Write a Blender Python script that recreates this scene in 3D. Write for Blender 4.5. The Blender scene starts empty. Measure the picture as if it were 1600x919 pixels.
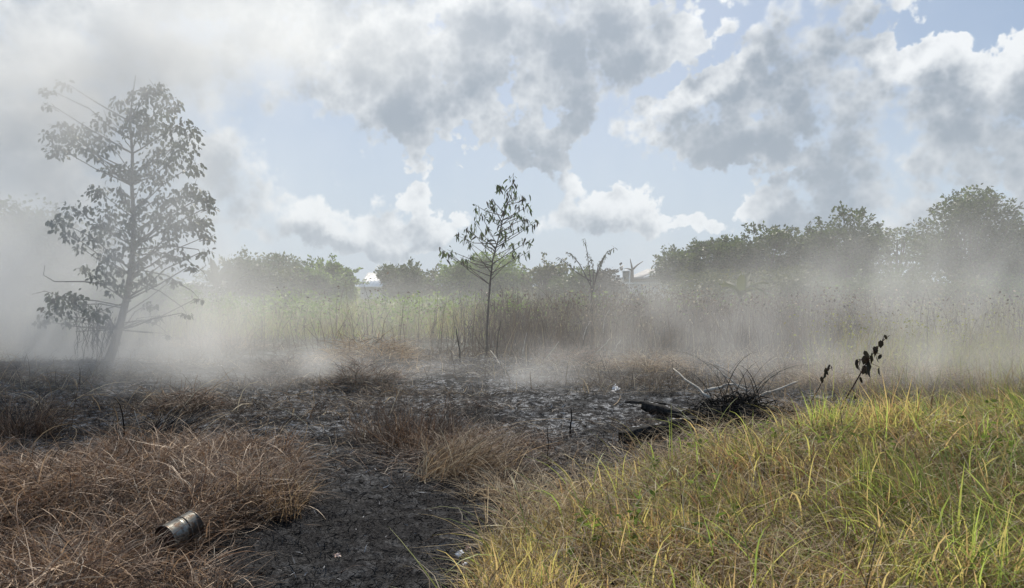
import bpy, math, random
import numpy as np
from mathutils import Vector, Matrix

random.seed(11)
rng = np.random.default_rng(7)
C = bpy.context.scene.collection
sc = bpy.context.scene
R = math.radians

# ------------------------------------------------------------------ camera
FPX = 1186.0                       # focal length in photo pixels (1600 wide)
CAM_H = 1.6
PITCH = math.atan(12.5 / FPX)      # looks slightly down
cam = bpy.data.cameras.new('camera')
cam.sensor_width = 36.0
cam.lens = 36.0 * FPX / 1600.0
cam.clip_start = 0.05
cam.clip_end = 6000
camo = bpy.data.objects.new('camera', cam)
C.objects.link(camo)
camo.location = (0, 0, CAM_H)
camo.rotation_euler = (math.pi / 2 - PITCH, 0, 0)
sc.camera = camo

def ray(px, py):
    """direction through a point of the photograph, scaled to y = 1"""
    x = (px - 800) / FPX
    z = -(py - 459.5) / FPX
    y = 1.0
    c, s = math.cos(PITCH), math.sin(PITCH)
    y2 = y * c + z * s
    z2 = -y * s + z * c
    return x / y2, z2 / y2

def at(px, py, Y):
    x, z = ray(px, py)
    return Vector((x * Y, Y, CAM_H + z * Y))

def ground_at(px, py):
    x, z = ray(px, py)
    Y = CAM_H / -z
    return Vector((x * Y, Y, 0))

# ------------------------------------------------------------------ light
SUN_EL, SUN_AZ = R(43), R(2)       # azimuth to the right of straight ahead
SUN_STRENGTH = 5.0
SKY_STRENGTH = 0.10
CLOUD = 1.0
sc.view_settings.view_transform = 'Standard'
sc.view_settings.look = 'None'
sc.view_settings.gamma = 1
sc.view_settings.exposure = 0.12
sun = bpy.data.lights.new('sun', 'SUN')
sun.energy = SUN_STRENGTH
sun.angle = R(0.6)
sun.color = (1.0, 0.92, 0.79)
suno = bpy.data.objects.new('sun', sun)
C.objects.link(suno)
sdir = Vector((math.sin(SUN_AZ) * math.cos(SUN_EL), math.cos(SUN_AZ) * math.cos(SUN_EL), math.sin(SUN_EL)))
suno.rotation_euler = sdir.to_track_quat('Z', 'Y').to_euler()
suno.location = (0, 0, 30)

world = bpy.data.worlds.new('World')
sc.world = world
world.use_nodes = True
wt = world.node_tree
wt.nodes.clear()

class NB:
    """small helper to write node trees"""
    def __init__(s, tree, geo=False):
        s.t = tree
    def n(s, typ, **kw):
        nd = s.t.nodes.new(typ)
        for k, v in kw.items():
            setattr(nd, k, v)
        return nd
    def put(s, sock, v):
        if hasattr(v, 'is_output'):
            s.t.links.new(v, sock)
        else:
            sock.default_value = v
    def math(s, op, a, b=None, c=None, clamp=False):
        nd = s.n('ShaderNodeMath', operation=op)
        nd.use_clamp = clamp
        s.put(nd.inputs[0], a)
        if b is not None: s.put(nd.inputs[1], b)
        if c is not None: s.put(nd.inputs[2], c)
        return nd.outputs[0]
    def vmath(s, op, a, b=None, scale=None):
        nd = s.n('ShaderNodeVectorMath', operation=op)
        s.put(nd.inputs[0], a)
        if b is not None: s.put(nd.inputs[1], b)
        if scale is not None: s.put(nd.inputs[3], scale)
        return nd.outputs['Value'] if op in ('LENGTH', 'DOT_PRODUCT', 'DISTANCE') else nd.outputs[0]
    def ramp(s, v, a, b, c=0.0, d=1.0, smooth=True):
        nd = s.n('ShaderNodeMapRange', interpolation_type='SMOOTHSTEP' if smooth else 'LINEAR')
        s.put(nd.inputs[0], v)
        for i, q in enumerate((a, b, c, d)):
            s.put(nd.inputs[1 + i], q)
        return nd.outputs[0]
    def mix(s, f, a, b, blend='MIX'):
        nd = s.n('ShaderNodeMix', data_type='RGBA', blend_type=blend)
        s.put(nd.inputs['Factor'], f)
        s.put(nd.inputs[6], a)
        s.put(nd.inputs[7], b)
        return nd.outputs[2]
    def noise(s, vec, scale, detail=4, rough=0.55, dist=0.0, lac=2.0):
        nd = s.n('ShaderNodeTexNoise')
        s.put(nd.inputs['Vector'], vec)
        s.put(nd.inputs['Scale'], scale)
        nd.inputs['Detail'].default_value = detail
        nd.inputs['Roughness'].default_value = rough
        nd.inputs['Lacunarity'].default_value = lac
        nd.inputs['Distortion'].default_value = dist
        return nd.outputs[0]
    def ramp_col(s, v, stops):
        nd = s.n('ShaderNodeValToRGB')
        s.put(nd.inputs[0], v)
        e = nd.color_ramp.elements
        while len(e) > 1: e.remove(e[-1])
        e[0].position = stops[0][0]; e[0].color = (*stops[0][1], 1)
        for p, c in stops[1:]:
            k = e.new(p); k.color = (*c, 1)
        return nd.outputs[0]

# cloud cover as a function of the direction: a group so that it can be read twice
grp = bpy.data.node_groups.new('cloud_cover', 'ShaderNodeTree')
grp.interface.new_socket('Dir', in_out='INPUT', socket_type='NodeSocketVector')
grp.interface.new_socket('Cover', in_out='OUTPUT', socket_type='NodeSocketFloat')
grp.interface.new_socket('Mass', in_out='OUTPUT', socket_type='NodeSocketFloat')
gb = NB(grp)
gi, go = gb.n('NodeGroupInput'), gb.n('NodeGroupOutput')
D = gb.vmath('NORMALIZE', gi.outputs[0])
warp = gb.n('ShaderNodeTexNoise')
gb.put(warp.inputs['Vector'], D)
warp.inputs['Scale'].default_value = 6.0
warp.inputs['Detail'].default_value = 6
warp.inputs['Roughness'].default_value = 0.6
wv = gb.vmath('SCALE', gb.vmath('SUBTRACT', warp.outputs['Color'], (0.5, 0.5, 0.5)), scale=0.20)
DW = gb.vmath('ADD', D, wv)
sp = gb.n('ShaderNodeSeparateXYZ'); gb.put(sp.inputs[0], DW)
az = gb.math('ARCTAN2', sp.outputs[0], sp.outputs[1])
el = gb.math('ARCSINE', gb.math('MINIMUM', gb.math('MAXIMUM', sp.outputs[2], -1.0), 1.0))
cb = gb.n('ShaderNodeCombineXYZ'); gb.put(cb.inputs[0], az); gb.put(cb.inputs[1], el)
AE = cb.outputs[0]
BLOBS = [  # where the cloud masses stand: photo x, y, radii, turn, weight
    (620, 20, 560, 170, 0, .9), (880, 150, 260, 130, -10, 1.0), (570, 140, 150, 70, -25, .8),
    (120, 60, 380, 170, 10, .9), (40, 270, 230, 200, 0, .7),
    (370, 235, 130, 120, -25, 1.2), (420, 345, 140, 50, -8, 1.0),
    (625, 290, 90, 80, 25, 1.4), (570, 362, 150, 40, 0, 1.3), (700, 345, 80, 42, 0, 1.0),
    (905, 345, 120, 60, -12, 1.6), (1060, 338, 120, 42, 8, 1.3), (1255, 328, 110, 40, 0, 1.2),
    (1450, 195, 380, 150, 5, 1.3), (1230, 150, 150, 170, 35, 1.0), (1095, 215, 130, 75, 15, 1.2),
    (1580, 190, 260, 140, 0, .8), (1290, 20, 260, 70, 20, .6), (1430, 335, 160, 36, 5, 1.0),
    (835, 258, 80, 40, -50, 1.2), (770, 258, 26, 20, 0, .9), (720, 260, 26, 14, 0, .9),
    (560, 240, 260, 90, -12, -.9), (1020, 285, 260, 80, 5, -1.1), (1080, 112, 210, 40, 33, -1.1),
    (1560, 25, 200, 60, 15, -1.1), (330, 165, 110, 60, -20, -.5), (1000, 185, 80, 50, 30, -.4),
    (1385, 80, 80, 30, 20, -.7), (1410, 195, 60, 30, -40, -.7), (760, 290, 170, 70, 0, -.7),
    (800, 425, 1100, 60, 0, -1.0)]
acc = 0.0
for (bx, by, rx, ry, rot, w) in BLOBS:
    x_, z_ = ray(bx, by)
    a0 = math.atan(x_); e0 = math.atan(z_ * math.cos(a0))
    mp = gb.n('ShaderNodeMapping', vector_type='TEXTURE')
    gb.put(mp.inputs['Vector'], AE)
    mp.inputs['Location'].default_value = (a0, e0, 0)
    mp.inputs['Rotation'].default_value = (0, 0, R(rot))
    mp.inputs['Scale'].default_value = (rx * 1.25 / FPX, ry * 1.25 / FPX, 1)
    gr = gb.n('ShaderNodeTexGradient', gradient_type='SPHERICAL')
    gb.put(gr.inputs[0], mp.outputs[0])
    acc = gb.math('MULTIPLY_ADD', gr.outputs['Fac'], w, acc)
acc = gb.math('SMOOTH_MIN', gb.math('MULTIPLY', acc, 0.95), 0.78, 0.15)
n1 = gb.noise(D, 8.5, 8, 0.62, 0.15)
vo = gb.n('ShaderNodeTexVoronoi', feature='SMOOTH_F1')
gb.put(vo.inputs['Vector'], D)
vo.inputs['Scale'].default_value = 20
vo.inputs['Detail'].default_value = 3
vo.inputs['Roughness'].default_value = 0.6
vo.inputs['Smoothness'].default_value = 0.35
puff = gb.math('SUBTRACT', 0.45, vo.outputs['Distance'])
tot = gb.math('MULTIPLY_ADD', gb.math('SUBTRACT', n1, 0.5), 2.1, acc)
tot = gb.math('MULTIPLY_ADD', puff, 0.82, tot)
tot = gb.math('ADD', tot, 0.24)
gb.put(go.inputs[0], tot)
gb.put(go.inputs[1], acc)

wb = NB(wt)
tc = wb.n('ShaderNodeTexCoord')
DIR = tc.outputs['Generated']
sky = wb.n('ShaderNodeTexSky', sky_type='NISHITA')
sky.sun_disc = False
sky.sun_elevation = SUN_EL
sky.sun_rotation = SUN_AZ
sky.air_density = 1.0
sky.dust_density = 2.2
sky.ozone_density = 1.2
def cover(v):
    g = wb.n('ShaderNodeGroup'); g.node_tree = grp
    wb.put(g.inputs[0], v)
    return g.outputs[0], g.outputs[1]
c0, mass = cover(DIR)
def relief(v):
    a_ = wb.noise(v, 8.5, 5, 0.62, 0.15)
    v_ = wb.n('ShaderNodeTexVoronoi', feature='SMOOTH_F1')
    wb.put(v_.inputs['Vector'], v)
    v_.inputs['Scale'].default_value = 20
    v_.inputs['Detail'].default_value = 2
    v_.inputs['Roughness'].default_value = 0.6
    v_.inputs['Smoothness'].default_value = 0.35
    return wb.math('MULTIPLY_ADD', v_.outputs['Distance'], -0.95, wb.math('MULTIPLY', a_, 2.1))
NDIR = wb.vmath('NORMALIZE', DIR)
soft = wb.ramp(wb.noise(DIR, 3.0, 3), 0.40, 0.64, 0.15, 0.62)
alpha = wb.ramp(c0, -0.05, soft)
thick = wb.ramp(c0, 0.10, 1.05, smooth=False)       # 0 at the thin rim, 1 in the thick heart
grad = wb.math('SUBTRACT', relief(NDIR), relief(wb.vmath('ADD', NDIR, tuple(sdir * 0.022))))                   # faces towards the sun
tone = wb.noise(wb.vmath('MULTIPLY', DIR, (1, 1, 1.6)), 4.2, 6, 0.55, 0.5)
sund = wb.math('MAXIMUM', wb.vmath('DOT_PRODUCT', wb.vmath('NORMALIZE', DIR), tuple(sdir)), 0.0)
glow = wb.math('POWER', sund, 12.0)
dark = wb.mix(glow, (2.1, 2.7, 3.5, 1), (6.2, 6.7, 7.3, 1))
bright = wb.mix(glow, (7.9, 8.2, 8.5, 1), (10.5, 10.7, 10.8, 1))
fac = wb.math('MULTIPLY_ADD', thick, 0.95, -0.04)
fac = wb.math('MULTIPLY_ADD', mass, 0.60, fac)
fac = wb.math('MULTIPLY_ADD', wb.math('SUBTRACT', tone, 0.5), 1.3, fac)
_, mass2 = cover(wb.vmath('ADD', NDIR, (0.0, 0.0, 0.035)))
fac = wb.math('MULTIPLY_ADD', wb.math('SUBTRACT', mass, mass2), -0.95, fac)
fac = wb.math('MULTIPLY_ADD', grad, -0.8, fac)
fac = wb.ramp(fac, -0.32, 1.25)
cloudc = wb.mix(fac, bright, dark)
# low sky is a pale veil
sp2 = wb.n('ShaderNodeSeparateXYZ'); wb.put(sp2.inputs[0], DIR)
low = wb.ramp(sp2.outputs[2], 0.0, 0.30, 1.0, 0.0)
skyc = wb.vmath('SCALE', sky.outputs[0], scale=1.0)
skyc = wb.mix(0.75, skyc, (2.6, 3.75, 5.5, 1))
skyc = wb.mix(wb.math('MULTIPLY', low, 0.45), skyc, (6.0, 7.0, 7.8, 1))
cloudc = wb.mix(wb.math('MULTIPLY', low, 0.3), cloudc, (6.2, 6.8, 7.3, 1))
fin = wb.mix(alpha, skyc, cloudc)
bg = wb.n('ShaderNodeBackground')
wb.put(bg.inputs[0], fin)
bg.inputs[1].default_value = SKY_STRENGTH
wo = wb.n('ShaderNodeOutputWorld')
wt.links.new(bg.outputs[0], wo.inputs[0])
world.cycles.sampling_method = 'MANUAL'
world.cycles.sample_map_resolution = 512

cy = sc.cycles
cy.max_bounces = 6
cy.diffuse_bounces = 2
cy.transmission_bounces = 3
cy.volume_bounces = 1
cy.transparent_max_bounces = 8
cy.volume_step_rate = 1.5
cy.volume_max_steps = 256
cy.use_adaptive_sampling = True
cy.adaptive_threshold = 0.02

# ------------------------------------------------------------------ numeric helpers
def _hash(ix, iy, seed):
    h = (ix.astype(np.int64) * 374761393 + iy.astype(np.int64) * 668265263 + seed * 1442695041) & 0x7fffffff
    h = ((h ^ (h >> 13)) * 1274126177) & 0x7fffffff
    return ((h ^ (h >> 16)) & 0xffff) / 65535.0

def vnoise(x, y, seed=0):
    ix, iy = np.floor(x), np.floor(y)
    fx, fy = x - ix, y - iy
    fx = fx * fx * (3 - 2 * fx); fy = fy * fy * (3 - 2 * fy)
    a = _hash(ix, iy, seed); b = _hash(ix + 1, iy, seed)
    c = _hash(ix, iy + 1, seed); d = _hash(ix + 1, iy + 1, seed)
    return (a * (1 - fx) + b * fx) * (1 - fy) + (c * (1 - fx) + d * fx) * fy

def fbm(x, y, seed=0, octaves=4, rough=0.5):
    s = 0; amp = 1; tot = 0
    for k in range(octaves):
        s = s + amp * vnoise(x * 2 ** k + 17.3 * k, y * 2 ** k + 9.1 * k, seed + k)
        tot += amp; amp *= rough
    return s / tot

MOUNDS = [(-7.6, 13.7, 2.0, 0.9, 0.28), (-9.6, 12.4, 2.0, 1.2, 0.2), (4.2, 6.2, 2.4, 1.5, 0.26), (-3.2, 5.6, 1.6, 1.2, 0.07),
          (-2.8, 15.0, 1.3, 0.9, 0.2), (-2.5, 12.3, 0.8, 0.6, 0.14), (3.1, 9.2, 0.8, 0.6, 0.12)]
def gh(x, y):
    x = np.asarray(x, float); y = np.asarray(y, float)
    r = np.hypot(x, y)
    z = (fbm(x * 0.35, y * 0.35, 3, 3) - 0.5) * 0.16
    z = z + (fbm(x * 3.1, y * 3.1, 9, 3) - 0.5) * 0.07
    for (mx, my, sx, sy, h) in MOUNDS:
        z = z + h * np.exp(-((x - mx) / sx) ** 2 - ((y - my) / sy) ** 2)
    return z * np.clip(1.4 - r / 120, 0.0, 1)
def gz(x, y): return float(gh(x, y))

# ------------------------------------------------------------------ object helpers
def tag(o, label=None, cat=None, group=None, kind=None):
    if label: o['label'] = label
    if cat: o['category'] = cat
    if group: o['group'] = group
    if kind: o['kind'] = kind
    return o

def link(name, me, mat=None, parent=None):
    o = bpy.data.objects.new(name, me)
    C.objects.link(o)
    if mat is not None and not me.materials: me.materials.append(mat)
    if parent is not None: o.parent = parent
    return o

def empty(name, loc, rz=0.0):
    o = bpy.data.objects.new(name, None)
    o.empty_display_size = 0.2
    C.objects.link(o)
    o.location = loc
    o.rotation_euler = (0, 0, rz)
    return o

def mesh(name, V, Q, tint=None, T=None, smooth=False):
    """V (n,3), Q (m,4) quads, T (k,3) triangles, tint per vertex"""
    V = np.asarray(V, np.float32)
    Q = np.zeros((0, 4), np.int32) if Q is None else np.asarray(Q, np.int32)
    T = np.zeros((0, 3), np.int32) if T is None else np.asarray(T, np.int32)
    me = bpy.data.meshes.new(name)
    me.vertices.add(len(V))
    me.vertices.foreach_set('co', V.ravel())
    idx = np.concatenate([Q.ravel(), T.ravel()])
    me.loops.add(len(idx))
    me.loops.foreach_set('vertex_index', idx)
    n = len(Q) + len(T)
    me.polygons.add(n)
    st = np.concatenate([np.arange(len(Q)) * 4, len(Q) * 4 + np.arange(len(T)) * 3]).astype(np.int32)
    me.polygons.foreach_set('loop_start', st)
    if smooth:
        me.polygons.foreach_set('use_smooth', np.ones(n, bool))
    if tint is not None:
        a = me.attributes.new('tint', 'FLOAT', 'POINT')
        a.data.foreach_set('value', np.asarray(tint, np.float32))
    me.update(calc_edges=True)
    return me

class Bag:
    """collects pieces that become one mesh"""
    def __init__(s): s.V = []; s.Q = []; s.T = []; s.t = []; s.n = 0
    def add(s, V, Q=None, T=None, tint=0.5):
        V = np.asarray(V, float).reshape(-1, 3)
        s.V.append(V)
        if Q is not None and len(Q): s.Q.append(np.asarray(Q, int) + s.n)
        if T is not None and len(T): s.T.append(np.asarray(T, int) + s.n)
        s.t.append(np.full(len(V), tint) if np.isscalar(tint) else np.asarray(tint))
        s.n += len(V)
        return s
    def mesh(s, name, smooth=False, origin=(0, 0, 0)):
        return mesh(name, np.concatenate(s.V) - np.array(origin), np.concatenate(s.Q) if s.Q else None, np.concatenate(s.t),
                    np.concatenate(s.T) if s.T else None, smooth)
    def tube(s, pts, rad, sides=5, tint=0.5, cap=True):
        P = np.array([tuple(p) for p in pts], float); n = len(P)
        rad = np.broadcast_to(np.asarray(rad, float), (n,))
        d = np.gradient(P, axis=0); d /= np.linalg.norm(d, axis=1)[:, None] + 1e-9
        ref = np.array([0.31, 0.95, 0.05]) if abs(d[0][1]) < 0.8 else np.array([1.0, 0.1, 0.05])
        a = np.cross(d, ref); a /= np.linalg.norm(a, axis=1)[:, None] + 1e-9
        b = np.cross(d, a)
        th = np.arange(sides) * 2 * math.pi / sides
        V = P[:, None, :] + rad[:, None, None] * (np.cos(th)[None, :, None] * a[:, None, :] + np.sin(th)[None, :, None] * b[:, None, :])
        i = np.arange(n - 1)[:, None]; j = np.arange(sides)[None, :]; k = (j + 1) % sides
        Q = np.stack([i * sides + j, i * sides + k, (i + 1) * sides + k, (i + 1) * sides + j], -1).reshape(-1, 4)
        V = V.reshape(-1, 3); T = []
        if cap:
            V = np.vstack([V, P[0], P[-1]])
            for j_ in range(sides):
                T.append((n * sides, (j_ + 1) % sides, j_)); T.append((n * sides + 1, (n - 1) * sides + j_, (n - 1) * sides + (j_ + 1) % sides))
        return s.add(V, Q, T, tint)
    def box(s, x0, x1, y0, y1, z0, z1, tint=0.5):
        V = [(x, y, z) for x in (x0, x1) for y in (y0, y1) for z in (z0, z1)]
        return s.add(V, [(0, 1, 3, 2), (4, 6, 7, 5), (0, 4, 5, 1), (2, 3, 7, 6), (0, 2, 6, 4), (1, 5, 7, 3)], tint=tint)

def blades(base, length, width, azim, th0, th1, segs, tint, floor=True, roll=0.0, wob=0.0):
    """grass blades: base (n,3), leaning from th0 to th1 (from the vertical) along azim"""
    n = len(base)
    f = np.linspace(0, 1, segs + 1)
    th = th0[:, None] + (th1 - th0)[:, None] * f[None, :] ** 1.3
    az = azim[:, None] + wob * (rng.random((n, 1)) - .5) * f[None, :] * 2
    step = (length / segs)[:, None]
    hor = np.sin(th) * step; ver = np.cos(th) * step
    X = np.zeros((n, segs + 1, 3))
    X[:, 1:, 0] = np.cumsum(hor[:, :-1] * np.cos(az[:, :-1]), 1)
    X[:, 1:, 1] = np.cumsum(hor[:, :-1] * np.sin(az[:, :-1]), 1)
    X[:, 1:, 2] = np.cumsum(ver[:, :-1], 1)
    X += base[:, None, :]
    if floor:
        g = gh(X[:, :, 0], X[:, :, 1]) + 0.006
        X[:, :, 2] = np.maximum(X[:, :, 2], g)
    w = width[:, None] * np.where(f < 0.25, 0.8 + 0.8 * f, 1 - ((f - .25) / .75) ** 1.6 * 0.93)[None, :] * 0.5
    side = np.stack([-np.sin(azim), np.cos(azim), np.zeros(n)], -1)
    if roll:
        r = (rng.random(n) - .5) * 2 * roll
        side = side * np.cos(r)[:, None] + np.array([0, 0, 1.0]) * np.sin(r)[:, None]
    L = X - side[:, None, :] * w[:, :, None]
    Rr = X + side[:, None, :] * w[:, :, None]
    V = np.stack([L, Rr], 2).reshape(-1, 3)
    m = 2 * (segs + 1)
    k = np.arange(segs)
    q = np.stack([2 * k, 2 * k + 1, 2 * k + 3, 2 * k + 2], -1)
    Q = (np.arange(n)[:, None, None] * m + q[None]).reshape(-1, 4)
    return V, Q, np.repeat(tint, m)

def rr(n, a, b): return rng.uniform(a, b, n)
def on_ground(x, y, lift=0.0):
    return np.stack([x, y, gh(x, y) - 0.01 + lift], -1)

# ------------------------------------------------------------------ materials
def new_mat(name):
    m = bpy.data.materials.new(name)
    m.use_nodes = True
    m.node_tree.nodes.clear()
    b = NB(m.node_tree)
    return m, b, b.n('ShaderNodeOutputMaterial')

def tint_of(b):
    a = b.n('ShaderNodeAttribute', attribute_name='tint')
    return a.outputs['Fac']

def leafy(name, stops, trans=0.35, rough=0.6, tcol=1.25, nz=0.0, spec=0.3):
    m, b, out = new_mat(name)
    t = tint_of(b)
    if nz:
        g = b.n('ShaderNodeTexCoord')
        t = b.math('ADD', t, b.math('MULTIPLY', b.math('SUBTRACT', b.noise(g.outputs['Object'], nz, 3), 0.5), 0.7))
    col = b.ramp_col(t, stops)
    p = b.n('ShaderNodeBsdfPrincipled')
    b.put(p.inputs['Base Color'], col)
    p.inputs['Roughness'].default_value = rough
    p.inputs['Specular IOR Level'].default_value = spec
    tr = b.n('ShaderNodeBsdfTranslucent')
    b.put(tr.inputs[0], b.vmath('SCALE', col, scale=tcol))
    mx = b.n('ShaderNodeMixShader')
    mx.inputs[0].default_value = trans
    m.node_tree.links.new(p.outputs[0], mx.inputs[1])
    m.node_tree.links.new(tr.outputs[0], mx.inputs[2])
    m.node_tree.links.new(mx.outputs[0], out.inputs[0])
    return m

def solid(name, c1, c2, scale=6.0, rough=0.8, metal=0.0, bump=0.3, detail=6, spec=0.3):
    m, b, out = new_mat(name)
    g = b.n('ShaderNodeTexCoord')
    n = b.noise(g.outputs['Object'], scale, detail, 0.6)
    f = b.ramp(n, 0.35, 0.65)
    col = b.mix(f, (*c1, 1), (*c2, 1))
    p = b.n('ShaderNodeBsdfPrincipled')
    b.put(p.inputs['Base Color'], col)
    p.inputs['Roughness'].default_value = rough
    p.inputs['Metallic'].default_value = metal
    p.inputs['Specular IOR Level'].default_value = spec
    if bump:
        bp = b.n('ShaderNodeBump')
        bp.inputs['Strength'].default_value = bump
        bp.inputs['Distance'].default_value = 0.02
        b.put(bp.inputs['Height'], n)
        m.node_tree.links.new(bp.outputs[0], p.inputs['Normal'])
    m.node_tree.links.new(p.outputs[0], out.inputs[0])
    return m

M_green = leafy('green_grass', [(0, (.17, .095, .05)), (.2, (.42, .31, .14)), (.42, (.36, .34, .10)), (.62, (.23, .28, .06)),
                                (.85, (.13, .19, .045)), (1, (.32, .40, .09))], .5, .48, 1.6, spec=.3)
M_weed = leafy('weed_leaf', [(0, (.09, .13, .03)), (.6, (.14, .20, .04)), (1, (.20, .27, .06))], .4, .85, 1.3, spec=.05)
M_straw = leafy('burnt_straw', [(0, (.022, .018, .016)), (.25, (.065, .045, .033)), (.55, (.170, .104, .069)), (.8, (.30, .198, .128)),
                                (1, (.50, .36, .24))], .22, .55, spec=.3)
M_char = leafy('charred_bits', [(0, (.008, .008, .008)), (.5, (.022, .021, .021)), (.8, (.06, .056, .053)), (.93, (.14, .14, .14)),
                                (1, (.36, .36, .37))], .05, .9, spec=.08)
M_pale = leafy('pale_straw', [(0, (.05, .035, .024)), (.4, (.22, .15, .09)), (.75, (.42, .32, .20)), (1, (.62, .52, .36))], .35, .6, spec=.2)
M_reed = leafy('scorched_reed', [(0, (.03, .022, .018)), (.35, (.085, .062, .045)), (.7, (.17, .13, .085)), (.92, (.25, .21, .14)), (1, (.5, .42, .3))], .25, .7)
M_far = leafy('far_grass', [(0, (.15, .11, .065)), (.35, (.22, .19, .09)), (.65, (.21, .22, .07)), (1, (.32, .33, .11))], .5, .55, 1.4)
M_leafd = leafy('dark_leaf', [(0, (.026, .036, .016)), (.6, (.048, .066, .028)), (1, (.085, .105, .042))], .3, .5)
M_leafg = leafy('green_leaf', [(0, (.045, .075, .018)), (.5, (.10, .16, .035)), (1, (.18, .25, .06))], .5, .5, 1.5)
M_leafh = leafy('deep_green_leaf', [(0, (.03, .048, .018)), (.6, (.06, .09, .03)), (1, (.11, .15, .045))], .4, .5, 1.4)
M_leafy = leafy('olive_leaf', [(0, (.045, .055, .022)), (.5, (.085, .10, .038)), (1, (.15, .16, .06))], .38, .5)
M_leafb = leafy('scorched_leaf', [(0, (.02, .016, .012)), (.5, (.04, .035, .022)), (1, (.075, .06, .035))], .25, .5)
M_bark = solid('bark', (.05, .042, .035), (.12, .10, .085), 14, .9)
M_barkd = solid('charred_bark', (.015, .014, .013), (.06, .052, .046), 16, .9)
M_charw = solid('charred_wood', (.010, .010, .010), (.045, .043, .041), 22, .95, bump=.8, spec=.08)
M_stick = solid('bare_stick', (.30, .27, .23), (.52, .48, .42), 18, .8)
M_rust = solid('rusty_tin', (.030, .018, .014), (.085, .045, .030), 24, .75, metal=.3)
M_paper = solid('paper', (.70, .70, .72), (.82, .80, .78), 30, .8)
M_pink = solid('scorched_paper', (.45, .28, .22), (.70, .60, .54), 40, .8)
M_wall = solid('plaster', (.42, .42, .42), (.52, .51, .50), 1.2, .9)
M_white = solid('white_paint', (.76, .76, .75), (.84, .84, .83), 2, .55)
M_roofg = solid('grey_roof', (.15, .16, .18), (.22, .23, .25), 1.5, .7)
M_tin = solid('zinc_roof', (.78, .78, .78), (.88, .88, .88), 1.0, .25, metal=.6)
M_dark = solid('dark_opening', (.02, .02, .022), (.03, .03, .032), 3, .5)

# tin: scuffed bare metal with soot
M_can, b, out = new_mat('scuffed_tin')
g = b.n('ShaderNodeTexCoord')
n = b.noise(g.outputs['Object'], 9, 7, .65)
n2 = b.noise(g.outputs['Object'], 38, 4, .6)
f = b.ramp(n, .42, .60)
col = b.mix(f, (.20, .195, .175, 1), (.045, .035, .028, 1))
col = b.mix(b.math('MULTIPLY', b.ramp(n2, .50, .62), .8), col, (.085, .050, .032, 1))
p = b.n('ShaderNodeBsdfPrincipled')
b.put(p.inputs['Base Color'], col)
b.put(p.inputs['Roughness'], b.ramp(n, .3, .7, .32, .62))
p.inputs['Metallic'].default_value = .85
bp = b.n('ShaderNodeBump'); bp.inputs['Strength'].default_value = .25; bp.inputs['Distance'].default_value = .004
b.put(bp.inputs['Height'], n); b.t.links.new(bp.outputs[0], p.inputs['Normal'])
b.t.links.new(p.outputs[0], out.inputs[0])

# ground: ash and char near, dry soil and litter farther off
M_ground, b, out = new_mat('burnt_ground')
g = b.n('ShaderNodeNewGeometry')
P = g.outputs['Position']
fine = b.noise(P, 60, 6, .7)
mid = b.noise(P, 9, 6, .65, .4)
big = b.noise(P, .9, 4, .55, .3)
str_ = b.n('ShaderNodeTexNoise'); b.put(str_.inputs['Vector'], b.vmath('MULTIPLY', P, (25, 90, 40)))
str_.inputs['Scale'].default_value = 1; str_.inputs['Detail'].default_value = 5
col = b.mix(b.ramp(fine, .38, .66), (.007, .007, .008, 1), (.042, .041, .042, 1))
ash = b.math('MULTIPLY', b.ramp(mid, .44, .64), b.ramp(big, .34, .56))
ash = b.math('MULTIPLY', ash, b.ramp(fine, .35, .62, .25, 1))
sy = b.n('ShaderNodeSeparateXYZ'); b.put(sy.inputs[0], P)
ash = b.math('MULTIPLY', ash, b.ramp(sy.outputs[1], 5.5, 9.0, .14, 1.0))
col = b.mix(b.math('MULTIPLY', ash, .85), col, (.46, .47, .49, 1))
col = b.mix(b.math('MULTIPLY', b.ramp(str_.outputs[0], .64, .74), .5), col, (.20, .185, .17, 1))
sp3 = b.n('ShaderNodeSeparateXYZ'); b.put(sp3.inputs[0], P)
far = b.ramp(b.vmath('LENGTH', P), 14, 34)
ringx = b.ramp(sp3.outputs[0], 1.5, 4.5)                 # unburnt soil under the living grass on the right
near = b.ramp(sp3.outputs[1], 8.0, 10.5, 1, 0)
soil = b.mix(b.ramp(mid, .4, .6), (.06, .045, .03, 1), (.12, .09, .06, 1))
col = b.mix(b.math('MULTIPLY', ringx, near), col, soil)
fgr = b.mix(b.ramp(big, .4, .6), (.13, .12, .06, 1), (.11, .13, .05, 1))
col = b.mix(far, col, fgr)
p = b.n('ShaderNodeBsdfPrincipled')
b.put(p.inputs['Base Color'], col)
p.inputs['Roughness'].default_value = 1.0
p.inputs['Specular IOR Level'].default_value = .08
bp = b.n('ShaderNodeBump'); bp.inputs['Strength'].default_value = .9; bp.inputs['Distance'].default_value = .03
b.put(bp.inputs['Height'], b.math('ADD', b.math('MULTIPLY', mid, 1.0), b.math('MULTIPLY', fine, .45)))
b.t.links.new(bp.outputs[0], p.inputs['Normal'])
b.t.links.new(p.outputs[0], out.inputs[0])

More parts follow.
